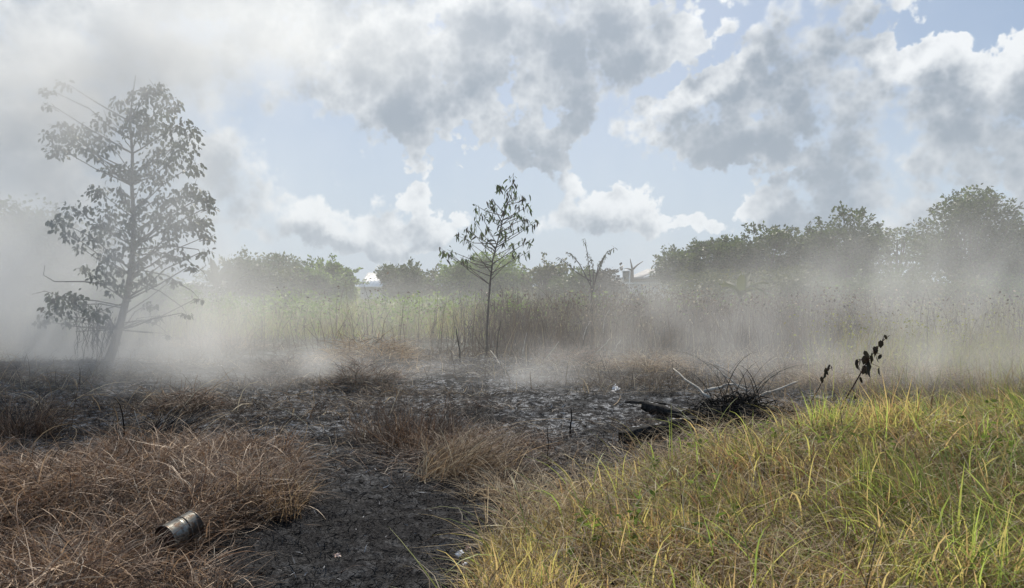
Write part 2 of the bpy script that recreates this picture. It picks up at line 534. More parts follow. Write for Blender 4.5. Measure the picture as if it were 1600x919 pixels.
# ------------------------------------------------------------------ ground
rad = np.concatenate([[0.0], np.geomspace(0.5, 3.2, 14)[:-1], np.geomspace(3.2, 60, 280), np.geomspace(66, 2500, 26)])
ang = np.concatenate([np.linspace(R(40), R(140), 340), np.linspace(R(140), R(400), 62)[1:-1]])
na = len(ang)
RR, AA = np.meshgrid(rad[1:], ang, indexing='ij')
GX, GY = RR * np.cos(AA), RR * np.sin(AA)
GZ = gh(GX, GY)
nearm = np.clip(1 - (RR - 14) / 14, 0, 1)
GZ = GZ + nearm * ((fbm(GX * 11, GY * 11, 21, 3, .6) - .5) * 0.045 + np.maximum(fbm(GX * 30, GY * 30, 25, 2) - .55, 0) * 0.06)
V = np.vstack([np.stack([GX, GY, GZ], -1).reshape(-1, 3), [[0, 0, float(gh(0, 0))]]])
nr = len(rad) - 1
i = np.arange(nr - 1)[:, None]; j = np.arange(na)[None, :]; k = (j + 1) % na
Q = np.stack([i * na + j, (i + 1) * na + j, (i + 1) * na + k, i * na + k], -1).reshape(-1, 4)
jj = np.arange(na)
T = np.stack([np.full(na, nr * na), jj, (jj + 1) % na], -1)
go_ = link('ground', mesh('ground', V, Q, None, T, smooth=True), M_ground)
tag(go_, 'blackened ash covered ground of the burnt field', kind='structure')

# ------------------------------------------------------------------ buildings far behind
def gable_house(name, x0, x1, y0, y1, zw, zr, wallm, roofm, label, cat='house', windows=()):
    cx, cyy = (x0 + x1) / 2, (y0 + y1) / 2
    e = empty(name, (cx, cyy, 0))
    tag(e, label, cat)
    w = Bag().box(x0, x1, y0, y1, -.3, zw)
    link('wall', w.mesh('wall', origin=(cx, cyy, 0)), wallm, e)
    ov = .45
    r = Bag()
    for s in (0, 1):          # two slopes, ridge along y
        xa, xb = (x0 - ov, cx) if s == 0 else (x1 + ov, cx)
        za = zw - .18
        th = .12
        V = [(xa, y0 - ov, za), (xb, y0 - ov, zr), (xb, y1 + ov, zr), (xa, y1 + ov, za)]
        V += [(a, b_, c + th) for a, b_, c in V]
        r.add(V, [(0, 3, 2, 1), (4, 5, 6, 7), (0, 1, 5, 4), (1, 2, 6, 5), (2, 3, 7, 6), (3, 0, 4, 7)])
    ro = link('roof', r.mesh('roof', origin=(cx, cyy, 0)), roofm, e)
    for yg in (y0 + .02, y1 - .12):
        V = [(x0 + .02, yg, zw), (x1 - .02, yg, zw), (cx, yg, zr - .12), (x0 + .02, yg + .1, zw), (x1 - .02, yg + .1, zw), (cx, yg + .1, zr - .12)]
        link('gable', Bag().add(V, [(0, 3, 4, 1), (1, 4, 5, 2), (2, 5, 3, 0)], [(0, 1, 2), (3, 5, 4)]).mesh('gable', origin=(cx, cyy, 0)), wallm, e)
    fb = Bag()
    for s in (-1, 1):
        xe = x0 - ov if s < 0 else x1 + ov
        fb.tube([(xe, y0 - ov - .04, zw - .12), (cx, y0 - ov - .04, zr + .06)], .11, 4)
    link('bargeboard', fb.mesh('bargeboard', origin=(cx, cyy, 0)), M_white, ro)
    for (wx0, wx1, wz0, wz1) in windows:
        wb_ = Bag().box(wx0, wx1, y0 - .05, y0 + .02, wz0, wz1)
        wo_ = link('window', wb_.mesh('window', origin=(cx, cyy, 0)), M_white, e)
        link('pane', Bag().box(wx0 + .1, wx1 - .1, y0 - .07, y0 - .045, wz0 + .1, wz1 - .1).mesh('pane', origin=(cx, cyy, 0)), M_dark, wo_)
    return e

def X(px, Y): return ray(px, 447)[0] * Y
def Z(py, Y): return CAM_H + ray(800, py)[1] * Y
Yh = 62
gable_house('house', X(1006, Yh), X(1078, Yh), Yh, Yh + 9, Z(436, Yh), Z(419, Yh), M_wall, M_roofg,
            'grey gabled house half hidden by the trees right of centre', windows=[(X(1020, Yh), X(1030, Yh), .8, Z(441, Yh)), (X(1048, Yh), X(1058, Yh), .8, Z(441, Yh))])
# low annex with a flat eaves line
e = empty('annex', (X(1000, 58), 60, 0)); tag(e, 'low grey annex left of the gabled house with pale eaves line', 'building')
o0 = (X(1000, 58), 60, 0)
link('wall', Bag().box(X(974, 58), X(1046, 58), 58, 61, -.3, Z(437, 58)).mesh('wall', origin=o0), M_wall, e)
link('roof', Bag().box(X(972, 58), X(1048, 58), 57.6, 61.4, Z(437, 58), Z(433.5, 58)).mesh('roof', origin=o0), M_roofg, e)
# long white garden wall
Yw = 50
e = empty('boundary_wall', (X(985, Yw), Yw, 0)); tag(e, 'long low white capped boundary wall in front of the grey houses', 'wall')
o0 = (X(985, Yw), Yw, 0)
link('wall_face', Bag().box(X(930, Yw), X(1034, Yw), Yw, Yw + .2, -.3, Z(444.2, Yw)).mesh('wall_face', origin=o0), M_wall, e)
link('coping', Bag().box(X(929, Yw), X(1035, Yw), Yw - .06, Yw + .26, Z(444.2, Yw), Z(441.8, Yw)).mesh('coping', origin=o0), M_white, e)
# water tank on its stand
Yt = 56
e = empty('water_tower', (X(980, Yt), Yt, 0)); tag(e, 'small roofed water tank stand beside the bare pale tree', 'water tower')
o0 = (X(980, Yt), Yt, 0)
for (dx, dy) in ((-.3, 0), (.3, 0), (-.3, .6), (.3, .6)):
    link('leg', Bag().tube([(X(980, Yt) + dx, Yt + dy, 0), (X(980, Yt) + dx, Yt + dy, Z(434, Yt))], .06, 5).mesh('leg', origin=o0), M_wall, e)
link('tank', Bag().tube([(X(980, Yt), Yt + .3, Z(434, Yt)), (X(980, Yt), Yt + .3, Z(424, Yt))], .3, 12).mesh('tank', origin=o0), M_roofg, e)
link('tank_roof', Bag().tube([(X(980, Yt), Yt + .3, Z(424, Yt)), (X(980, Yt), Yt + .3, Z(421.5, Yt))], [.52, .05], 10).mesh('tank_roof', origin=o0), M_white, e)
link('white_post', Bag().tube([(X(983.5, Yt), Yt - .1, 0), (X(983.5, Yt), Yt - .1, Z(423, Yt))], .05, 5).mesh('white_post', origin=o0), M_white, e)
# bare tree
Yb = 54
e = empty('bare_tree', (X(987, Yb), Yb, 0)); tag(e, 'leafless grey tree with three stiff branches beside the tank stand', 'tree')
o0 = (X(987, Yb), Yb, 0)
link('trunk', Bag().tube([(X(987, Yb), Yb, 0), (X(987.5, Yb), Yb, Z(437, Yb)), (X(988, Yb), Yb, Z(420, Yb))], [.16, .13, .09], 6).mesh('trunk', origin=o0), M_bark, e)
for (q1, q2, qx, qy) in ((988, 421, 985.5, 404), (988, 422, 1006, 408), (988, 423, 997, 414), (987.5, 422, 976, 420)):
    link('branch', Bag().tube([(X(q1, Yb), Yb, Z(q2, Yb)), ((X(q1, Yb) + X(qx, Yb)) / 2, Yb + .2, (Z(q2, Yb) + Z(qy, Yb)) / 2 + .05), (X(qx, Yb), Yb + .3, Z(qy, Yb))],
                              [.08, .05, .02], 5).mesh('branch', origin=o0), M_bark, e)
# white sheet-roofed house behind the middle trees: its roof catches the sun
Yr = 74
e = empty('house', (X(585, Yr), Yr, 0)); tag(e, 'house with a glaring white sheet metal roof between two round trees', 'house')
o0 = (X(585, Yr), Yr, 0)
link('wall', Bag().box(X(563, Yr), X(640, Yr), Yr, Yr + 6, -.3, Z(449, Yr)).mesh('wall', origin=o0), M_wall, e)
xa, xb, za, zb = X(561, Yr), X(642, Yr), Z(449, Yr), Z(426, Yr)
rb = Bag()
V = [(xa, Yr - .5, za), (xb, Yr - .5, za), (xb, Yr + 4.5, zb), (xa, Yr + 4.5, zb)]
V += [(a, b_, c + .08) for a, b_, c in V]
rb.add(V, [(0, 1, 2, 3), (4, 7, 6, 5), (0, 4, 5, 1), (1, 5, 6, 2), (2, 6, 7, 3), (3, 7, 4, 0)])
V = [(xa, Yr + 4.5, zb), (xb, Yr + 4.5, zb), (xb, Yr + 9, za), (xa, Yr + 9, za)]
V += [(a, b_, c + .08) for a, b_, c in V]
rb.add(V, [(0, 1, 2, 3), (4, 7, 6, 5), (0, 4, 5, 1), (1, 5, 6, 2), (2, 6, 7, 3), (3, 7, 4, 0)])
for q in np.linspace(xa + .2, xb - .2, 14):
    rb.tube([(q, Yr - .5, za + .1), (q, Yr + 4.5, zb + .1)], .035, 4)
link('roof', rb.mesh('roof', origin=o0), M_tin, e)
# dull shed behind the left tree
Ys = 48
gable_house('shed', X(262, Ys), X(352, Ys), Ys, Ys + 5, Z(451, Ys), Z(444, Ys), M_wall, M_roofg,
            'low dull roofed shed behind the banana clump on the left', 'shed')

# ------------------------------------------------------------------ leaves
def leaf_template(kind):
    if kind == 'lance':      # long pointed leaf folded along its midrib
        V = [(0, 0, 0), (.30, .13, .03), (.30, -.13, .03), (.34, 0, -.01), (.70, .10, -.01), (.70, -.10, -.01), (.70, 0, -.045), (1, 0, -.14)]
        T = [(0, 3, 1), (0, 2, 3), (1, 3, 6), (1, 6, 4), (2, 6, 3), (2, 5, 6), (4, 6, 7), (5, 7, 6)]
    elif kind == 'broad':
        V = [(0, 0, 0), (.22, .24, .04), (.22, -.24, .04), (.3, 0, -.01), (.62, .25, 0), (.62, -.25, 0), (.65, 0, -.05), (1, 0, -.13)]
        T = [(0, 3, 1), (0, 2, 3), (1, 3, 6), (1, 6, 4), (2, 6, 3), (2, 5, 6), (4, 6, 7), (5, 7, 6)]
    else:                    # small far leaf
        V = [(0, 0, 0), (.5, .30, .05), (.5, -.30, .05), (1, 0, -.08)]
        T = [(0, 2, 1), (1, 2, 3)]
    return np.array(V, float), np.array(T, int)

def rot_frames(d, spin):
    """frames whose x axis is d, rolled by spin"""
    d = d / (np.linalg.norm(d, axis=1)[:, None] + 1e-9)
    up = np.tile([0.0, 0.0, 1.0], (len(d), 1))
    s = np.cross(up, d); l = np.linalg.norm(s, axis=1)
    s[l < 1e-3] = [1, 0, 0]; s /= np.linalg.norm(s, axis=1)[:, None]
    u = np.cross(d, s)
    c, sn = np.cos(spin)[:, None], np.sin(spin)[:, None]
    return d, s * c + u * sn, -s * sn + u * c

def leaves(kind, P, d, size, spin, tint):
    V, T = leaf_template(kind)
    a, b_, c = rot_frames(d, spin)
    W = (V[None, :, 0, None] * a[:, None] + V[None, :, 1, None] * b_[:, None] + V[None, :, 2, None] * c[:, None]) * size[:, None, None] + P[:, None]
    TT = (np.arange(len(P))[:, None, None] * len(V) + T[None]).reshape(-1, 3)
    return W.reshape(-1, 3), TT, np.repeat(tint, len(V))

def sphere_pts(n):
    v = rng.normal(size=(n, 3)); v /= np.linalg.norm(v, axis=1)[:, None]
    return v * (rng.random(n) ** (1 / 2.2))[:, None]

def far_tree(px, top, hw, Y, mat, label, base=462, n=5000, clumps=46, leaf=.185, flat=1.0, trunk_r=.16, low=0.25, name='tree', layered=False, gap=.55, skew=0.0):
    """tree with a lumpy crown of many small leaves on forked limbs"""
    x0 = X(px, Y); zt = Z(top, Y); w = hw * Y / FPX
    root = empty(name, (x0, Y, gz(x0, Y)))
    tag(root, label, 'tree', 'trees along the far edge of the field')
    zb = max(.3, zt * low)
    zc = (zt + zb) / 2; hz = (zt - zb) / 2
    cs = []
    tries = 0
    while len(cs) < clumps and tries < 6000:
        tries += 1
        p = rng.uniform(-1, 1, 3)
        if np.linalg.norm(p) > 1: continue
        if np.linalg.norm(p) < .45 and rng.random() < .6: continue
        cs.append(p)
    cs = np.array(cs)
    lob = rng.normal(0, 1, (5, 3)); lob /= np.linalg.norm(lob, axis=1)[:, None]
    cs = cs * (.82 + .38 * np.clip((cs @ lob.T).max(1), 0, 1))[:, None] * np.array([1, 1, .93])
    if layered: cs[:, 2] = np.round(cs[:, 2] * 3.2) / 3.2 + rng.normal(0, .03, len(cs))
    env = 1 - .22 * np.maximum(cs[:, 2], 0) ** 2
    cen = np.stack([x0 + cs[:, 0] * w * .82 * env + skew * w * cs[:, 2], Y + cs[:, 1] * w * .82 * env, zc + cs[:, 2] * hz * .86], -1)
    r = rng.choice([.13, .18, .24, .34], len(cs)) * rng.uniform(.85, 1.15, len(cs)) * max(w, .8) * (gap + .45)
    bg_ = Bag()
    fork = np.array([x0 + rng.normal(0, .1), Y, zb + (zt - zb) * .12])
    tr = Bag().tube([(x0, Y, gz(x0, Y) - .2), (x0 + .05, Y, zb * .6), tuple(fork), (x0, Y, zc + hz * .55)], [trunk_r * 1.25, trunk_r, trunk_r * .8, trunk_r * .2], 7)
    for c in cen[:: 2]:
        m_ = fork * .45 + c * .55 + np.array([0, 0, -.12 * hz])
        tr.tube([tuple(fork), tuple(m_), tuple(c)], [trunk_r * .42, trunk_r * .25, .015], 4, cap=False)
    link('trunk', tr.mesh('trunk', origin=root.location), M_bark, root)
    per = np.maximum(8, (r ** 2 / (r ** 2).sum() * n)).astype(int)
    P, tn, dd = [], [], []
    for c, rad_, k_ in zip(cen, r, per):
        s = sphere_pts(k_)
        fz = .3 if layered else .75
        P.append(c + s * rad_ * np.array([1.15, 1.15, fz * flat]))
        tn.append(np.clip(rng.normal(.5, .2, k_) + rng.normal(0, .14), 0, 1))
        dd.append(s + rng.normal(0, .6, (k_, 3)))
    for _ in range(26 if hw > 42 else 7):      # sprigs poking out of the outline
        a_ = rng.uniform(0, 6.28); u_ = rng.uniform(-.1, 1)
        d_ = np.array([math.cos(a_) * math.sqrt(max(0, 1 - u_ * u_)), math.sin(a_) * math.sqrt(max(0, 1 - u_ * u_)), max(u_, .05)])
        s0 = np.array([x0, Y, zc]) + d_ * np.array([w, w, hz]) * .8
        f_ = rng.random(26)[:, None]
        P.append(s0 + d_ * f_ * rng.uniform(.3, .75) + rng.normal(0, .07, (26, 3))); tn.append(rr(26, .1, .9)); dd.append(d_ + rng.normal(0, .6, (26, 3)))
    P = np.concatenate(P); tn = np.concatenate(tn); dd = np.concatenate(dd)
    keep = P[:, 2] > .15
    P, tn, dd = P[keep], tn[keep], dd[keep]
    V, T, t = leaves('far', P, dd, rng.uniform(.7, 1.35, len(P)) * leaf, rr(len(P), -1.2, 1.2), tn)
    o = link('crown', mesh('crown', V - np.array(root.location), None, t, T), mat, root)
    tag(o, kind='stuff')
    return root

TREES = [
    (-30, 300, 105, 24, M_leafh, 'dark spreading tree deep in smoke at the left edge', dict(n=5200, leaf=.15, clumps=60)),
    (62, 335, 90, 27, M_leafh, 'smoke veiled bushy tree just left of the leaning tree', dict(n=4600, leaf=.15, clumps=50)),
    (150, 425, 60, 30, M_leafg, 'low rounded green bush behind the leaning tree trunk', dict(n=2400, leaf=.13, low=.1)),
    (235, 430, 60, 34, M_leafg, 'low pale green bush right of the leaning tree trunk', dict(n=2200, leaf=.13, low=.1)),
    (408, 388, 60, 44, M_leafh, 'rounded grey green tree beside the banana clump', dict(low=.15, n=6500)),
    (462, 425, 40, 42, M_leafy, 'short olive bush at the foot of the rounded grey green tree', dict(n=2500, low=.1)),
    (497, 410, 46, 43, M_leafg, 'bright green full tree left of the white roof', dict(low=.1, n=6000)),
    (532, 412, 23, 44, M_leafg, 'pointed green tree touching the left edge of the white roof', dict(low=.1, n=4500, skew=-.2)),
    (629, 405, 33, 46, M_leafh, 'dark green round tree right of the white roof', dict(low=.18, n=5600)),
    (668, 424, 34, 48, M_leafy, 'small yellow green tree between the dark round tree and the big green one', dict(low=.1, n=3000)),
    (722, 408, 40, 47, M_leafg, 'green tree left behind the thin sapling', dict(low=.1, n=3800)),
    (775, 401, 52, 48, M_leafg, 'broad green tree right behind the thin sapling', dict(low=.1, n=6000)),
    (853, 405, 34, 46, M_leafy, 'open crowned olive tree right of the sapling', dict(low=.3, n=2600, gap=.3)),
    (905, 424, 38, 44, M_leafh, 'low dark tree under the wispy sprouting branches', dict(low=.1, n=3600)),
    (942, 418, 30, 43, M_leafb, 'dark brown green conical shrub left of the water tank', dict(low=.05, n=2600)),
    (1068, 383, 38, 46, M_leafh, 'first and lowest tree of the wood on the right, arching over the roof', dict(low=.45, n=3800, gap=.4)),
    (1120, 372, 48, 47, M_leafh, 'second tree of the right hand wood with sky holes below its crown', dict(low=.4, n=5200, gap=.4)),
    (1190, 350, 58, 45, M_leafh, 'tall full tree in the middle of the right hand wood', dict(low=.2, n=7000, clumps=64)),
    (1258, 355, 50, 45, M_leafy, 'olive tree right of the tall full tree', dict(low=.2, n=5200)),
    (1322, 323, 62, 42, M_leafh, 'domed dark tree at the left of the gap in the wood', dict(low=.15, n=7600, clumps=70)),
    (1402, 352, 72, 46, M_leafh, 'layered open tree with flat tiers of leaves and sky between them', dict(low=.35, n=3600, layered=True, clumps=48, gap=.35)),
    (1515, 296, 78, 38, M_leafh, 'tallest tree, rounded and dark, near the right edge', dict(low=.12, n=8500, clumps=80)),
    (1600, 345, 62, 40, M_leafh, 'dark tree cut by the right edge of the picture', dict(low=.1, n=5500)),
    (1690, 350, 70, 42, M_leafh, 'dark tree past the right edge of the picture', dict(low=.1, n=3500)),
    (1100, 425, 60, 40, M_leafy, 'scrubby olive bush in front of the second tree of the wood', dict(low=.05, n=3600, leaf=.13)),
    (1220, 420, 75, 38, M_leafy, 'wide scrubby bush in front of the tall full tree', dict(low=.05, n=4200, leaf=.13)),
    (1350, 428, 80, 36, M_leafh, 'low scrub in front of the domed dark tree', dict(low=.05, n=4200, leaf=.13)),
    (1470, 432, 80, 34, M_leafy, 'pale low scrub in front of the tallest tree', dict(low=.05, n=4200, leaf=.13)),
    (1590, 436, 60, 33, M_leafg, 'light green low scrub at the right edge', dict(low=.05, n=3200, leaf=.13)),
]
for (px, top, hw, Y, mt, lb, kw) in TREES:
    kw = dict(kw); kw['n'] = int(kw.get('n', 5000) * 1.5); hw *= 1.18; kw['clumps'] = int(kw.get('clumps', 46) * 1.35); kw['low'] = kw.get('low', .25) * .7
    far_tree(px, top, hw, Y, mt, lb, **kw)

# wispy branches that sprout above the low dark tree
Yw = 30
e = empty('sapling', (X(925, Yw), Yw, 0)); tag(e, 'wispy sapling with long drooping leafy shoots right of centre', 'sapling')
o0 = np.array((X(925, Yw), Yw, 0))
st = Bag(); P, dd = [], []
for pts in ([(925, 470), (922, 430), (918, 400), (914, 373)], [(925, 462), (935, 415), (948, 395), (960, 387)], [(922, 450), (905, 412), (893, 398), (884, 394)],
            [(925, 455), (936, 420), (941, 408), (946, 400)], [(922, 440), (900, 425), (886, 412), (872, 402)], [(924, 460), (928, 430), (926, 415), (922, 402)]):
    q = [at(a, b_, Yw + rng.uniform(-.4, .4)) for a, b_ in pts]
    q[0] = at(925, pts[0][1], Yw)
    st.tube(q, [.028, .02, .014, .006], 4, cap=False)
    for k_ in range(1, 3):
        for f in np.linspace(0.05, 1, 8) + rng.normal(0, .03, 8):
            c = np.array(q[k_]) * (1 - f) + np.array(q[k_ + 1]) * f
            for _ in range(2):
                P.append(c + rng.normal(0, .03, 3)); dd.append((rng.normal(0, .7), rng.normal(0, .7), -.6 + rng.normal(0, .3)))
st.tube([(o0[0], Yw, gz(o0[0], Yw) - .1), at(925, 470, Yw)], [.04, .028], 5)
link('stem', st.mesh('stem', origin=o0), M_barkd, e)
P = np.array(P); dd = np.array(dd)
V, T, t = leaves('lance', P, dd, rr(len(P), .10, .18), rr(len(P), -1, 1), rr(len(P), 0, 1))
tag(link('foliage', mesh('foliage', V - o0, None, t, T), M_leafd, e), kind='stuff')

# banana plants: big arching strap leaves on a stem
def banana(px, base_py, Y, hgt, nleaf, label, mat, spread=1.0):
    x0 = X(px, Y); z0 = gz(x0, Y)
    e = empty('banana_plant', (x0, Y, z0)); tag(e, label, 'banana plant')
    o0 = np.array((x0, Y, z0))
    link('stem', Bag().tube([(x0, Y, z0 - .1), (x0 + .03, Y, z0 + hgt * .3), (x0, Y, z0 + hgt * .55)], [.14, .11, .07], 8).mesh('stem', origin=o0), M_leafy, e)
    for k_ in range(nleaf):
        az_ = k_ * 2.4 + rng.uniform(-.3, .3)
        L = hgt * rng.uniform(.5, .72); lean = rng.uniform(.15, 1.0) * spread
        n_ = 7
        V, Q = [], []
        p_ = np.array((0, 0, hgt * .5)); th = lean * .3
        for s_ in range(n_):
            f = s_ / (n_ - 1)
            w_ = .17 * hgt / 2.2 * math.sin(math.pi * min(.98, .08 + f * .9)) ** .6
            sd = np.array((-math.sin(az_), math.cos(az_), 0))
            V += [p_ - sd * w_ + (0, 0, .05), p_ - (0, 0, .02), p_ + sd * w_ + (0, 0, .05)]
            th += lean * .33
            p_ = p_ + L / n_ * np.array((math.sin(th) * math.cos(az_), math.sin(th) * math.sin(az_), math.cos(th)))
            if s_:
                a_ = (s_ - 1) * 3
                Q += [(a_, a_ + 1, a_ + 4, a_ + 3), (a_ + 1, a_ + 2, a_ + 5, a_ + 4)]
        link('leaf', Bag().add(V, Q, tint=rng.uniform(.2, .9)).mesh('leaf'), mat, e)
banana(338, 460, 40, 2.9, 8, 'banana plant with upright ragged leaves at the left of its clump', M_leafd, .8)
banana(362, 460, 41, 2.8, 9, 'banana plant leaning against the rounded grey green tree', M_leafd, 1.0)
banana(1157, 470, 30, 2.2, 9, 'pale banana plant with bright leaf edges before the right hand wood', M_leafy, 1.1)

# ------------------------------------------------------------------ the leaning tree on the left
def scatter_leaves(clusters, kind, size, per, droop):
    """leaf placements (position, direction, size) around twig ends"""
    out_ = []
    for (c, r) in clusters:
        k_ = max(3, int(per * rng.uniform(.8, 1.2) * (r / .3) ** 1.4))
        for _ in range(k_):
            s = sphere_pts(1)[0]
            p_ = c + s * r * np.array([1, 1, .8])
            d_ = np.array([s[0] + rng.normal(0, .5), s[1] + rng.normal(0, .5), -droop + rng.normal(0, .35)])
            out_.append((p_, d_, size * rng.uniform(.7, 1.25)))
    return out_

def leaf_objects(parent, lst, kind, mats, limit=300, stuff_mat=None):
    """the biggest leaves as parts sharing mesh data, the rest as one part"""
    o0 = np.array(parent.location)
    lst = sorted(lst, key=lambda q: -q[2])
    variants = []
    for k_ in range(6):
        V, T = leaf_template(kind)
        V = V.copy(); V[:, 2] *= rng.uniform(.4, 2.2); V[:, 1] *= rng.uniform(.8, 1.15); V[:, 2] += V[:, 0] ** 2 * rng.uniform(-.25, .05)
        me = mesh('leaf', V, None, np.full(len(V), (k_ + .5) / 6), T)
        me.materials.append(mats[k_ % len(mats)])
        variants.append(me)
    for k_, (p_, d_, s_) in enumerate(lst[:limit]):
        a, b_, c = rot_frames(np.array([d_]), np.array([rng.uniform(-1.3, 1.3)]))
        M = Matrix(((a[0][0], b_[0][0], c[0][0], 0), (a[0][1], b_[0][1], c[0][1], 0), (a[0][2], b_[0][2], c[0][2], 0), (0, 0, 0, 1)))
        o = bpy.data.objects.new('leaf', variants[k_ % 6])
        C.objects.link(o)
        o.parent = parent
        o.matrix_local = Matrix.Translation(Vector(p_ - o0)) @ M @ Matrix.Scale(s_, 4)
    rest = lst[limit:]
    if rest:
        P = np.array([q[0] for q in rest]); dd = np.array([q[1] for q in rest]); ss = np.array([q[2] for q in rest])
        V, T, t = leaves(kind, P, dd, ss, rr(len(P), -1.3, 1.3), rr(len(P), 0, 1))
        o = link('foliage', mesh('foliage', V - o0, None, t, T), stuff_mat or mats[0], parent)
        tag(o, kind='stuff')

YL = 13.3
base = ground_at(165, 586); YL = base.y
base.z = gz(base.x, base.y)
lt = empty('leaning_tree', base)
tag(lt, 'tall leafy tree with a leaning trunk standing in smoke on the left', 'tree')
tp = [(163, 590, 0), (172, 560, 0), (186, 515, 0), (197, 470, .05), (204, 430, .05), (208, 385, .1), (209, 340, .1), (206, 290, .05), (207, 240, 0), (203, 190, -.1), (207, 150, -.1), (212, 118, 0)]
trunk_pts = [at(a, b_, YL + d_) for a, b_, d_ in tp]
trunk_pts[0].z = base.z - .15
tb = Bag().tube(trunk_pts, [.115, .085, .07, .06, .052, .045, .038, .032, .026, .02, .013, .006], 9)
link('trunk', tb.mesh('trunk', smooth=True, origin=base), M_bark, lt)
CL = [(265,165,26),(240,188,30),(278,200,24),(214,205,25),(250,232,32),(290,228,25),(303,208,16),(205,180,18),(168,190,22),(135,205,22),(100,205,22),(92,235,20),
      (130,228,20),(165,225,20),(76,212,12),(270,255,25),(302,262,20),(172,268,18),(205,268,22),(228,278,28),(252,282,25),(300,300,24),(322,310,15),(280,312,22),(150,300,20),
      (170,332,30),(120,332,26),(92,350,18),(215,322,28),(247,340,30),(277,352,28),(310,352,20),(326,372,12),(322,395,11),(180,362,28),(145,372,22),
      (205,392,26),(240,396,28),(276,402,20),(168,402,20),(108,368,13),(122,388,10),(160,430,20),(182,448,20),(228,436,20),(95,478,26),(73,494,14),(116,462,16),(150,488,18),(108,502,12),(235,478,12),(244,498,9),
      (72,142,10),(100,132,12),(75,165,8),(262,525,5),(292,492,6),(312,468,7),(270,440,12),(225,150,22),(190,160,18),(245,140,18),(255,310,14),(190,300,16),(130,420,12),(205,350,18),
      (318,345,12),(330,325,9),(296,330,14),(262,372,16),(222,370,16),(160,350,14),(232,255,14),(112,215,14),(150,245,12),(64,505,10),(128,478,12),(86,462,12),(300,418,8),(185,425,12),(215,415,14)]
tk = [(t_.x, t_.z) for t_ in trunk_pts]
clusters = []
twig = Bag()
for q, (cx_, cy_, cr_) in enumerate(CL):
    yy = YL + rng.uniform(-1.0, 1.0) * min(1, abs(cx_ - 205) / 60 + .35)
    c = np.array(at(cx_, cy_, yy)); r = cr_ * YL / FPX
    clusters.append((c, r))
    # limb leaves the trunk a little lower than the cluster
    low_y = min(cy_ + 30 + abs(cx_ - 205) * .35, 540)
    best = min(range(len(tp)), key=lambda k_: abs(tp[k_][1] - low_y))
    best = max(2, min(best, len(tp) - 2))
    f = np.clip((tp[best][1] - low_y) / max(1, tp[best][1] - tp[best + 1][1]), 0, 1)
    a0 = np.array(trunk_pts[best]) * (1 - f) + np.array(trunk_pts[best + 1]) * f
    mid_ = a0 * .5 + c * .5 + np.array([0, 0, rng.uniform(-.05, .14)])
    q1 = a0 * .75 + c * .25 + np.array([0, 0, .0])
    rb_ = .006 + .005 * np.linalg.norm(c - a0)
    twig.tube([a0, q1, mid_, c * .85 + mid_ * .15 + np.array([0, 0, .04]), c], [rb_ * 1.3, rb_, rb_ * .75, rb_ * .5, .004], 5, cap=False)
    for _ in range(max(2, int(cr_ / 6))):
        s = sphere_pts(1)[0] * r
        twig.tube([mid_ * .25 + c * .75, c + s * .5, c + s * 1.05], [rb_ * .45, .005, .003], 3, cap=False)
link('branches', twig.mesh('branches', origin=base), M_bark, lt)
lf = scatter_leaves(clusters, 'broad', .092, 95, .85)
leaf_objects(lt, lf, 'broad', [M_leafd, M_leafd, M_leafb], 300, M_leafd)
# bare curved twigs and hanging dead roots
vb = Bag()
for _ in range(64):
    sx = rng.uniform(118, 182); d_ = rng.uniform(-.5, .5)
    top_ = at(sx, rng.uniform(486, 520), YL + d_)
    L = rng.uniform(.25, .75); pts = [np.array(top_)]
    for s_ in range(5):
        pts.append(pts[-1] + np.array([rng.normal(0, .035), rng.normal(0, .03), -L / 5]))
    vb.tube(pts, [.007, .006, .006, .005, .004, .003], 3, cap=False)
for (a, b_, c_, d_) in ((118, 518, 240, 520), (125, 505, 205, 470), (120, 476, 195, 482)):
    vb.tube([at(a, b_, YL - .2), at((a + c_) / 2, (b_ + d_) / 2 - 4, YL - .1), at(c_, d_, YL)], [.006, .01, .012], 4)
o = link('hanging_roots', vb.mesh('hanging_roots', origin=base), M_barkd, lt)
tb = Bag()
for pts in ([(200, 480), (150, 470), (100, 465), (70, 455), (50, 460)], [(205, 450), (130, 440), (85, 440), (68, 430), (70, 415)], [(206, 400), (250, 395), (290, 405), (318, 425), (325, 440)],
            [(206, 390), (270, 385), (310, 390), (322, 415), (300, 432)], [(190, 505), (225, 500), (250, 510), (262, 522)], [(208, 420), (260, 430), (300, 455), (312, 468)],
            [(205, 440), (250, 455), (285, 480), (292, 492)]):
    tb.tube([at(a, b_, YL + .1 * k_) for k_, (a, b_) in enumerate(pts)], np.linspace(.014, .004, len(pts)), 4, cap=False)
link('bare_twigs', tb.mesh('bare_twigs', origin=base), M_bark, lt)

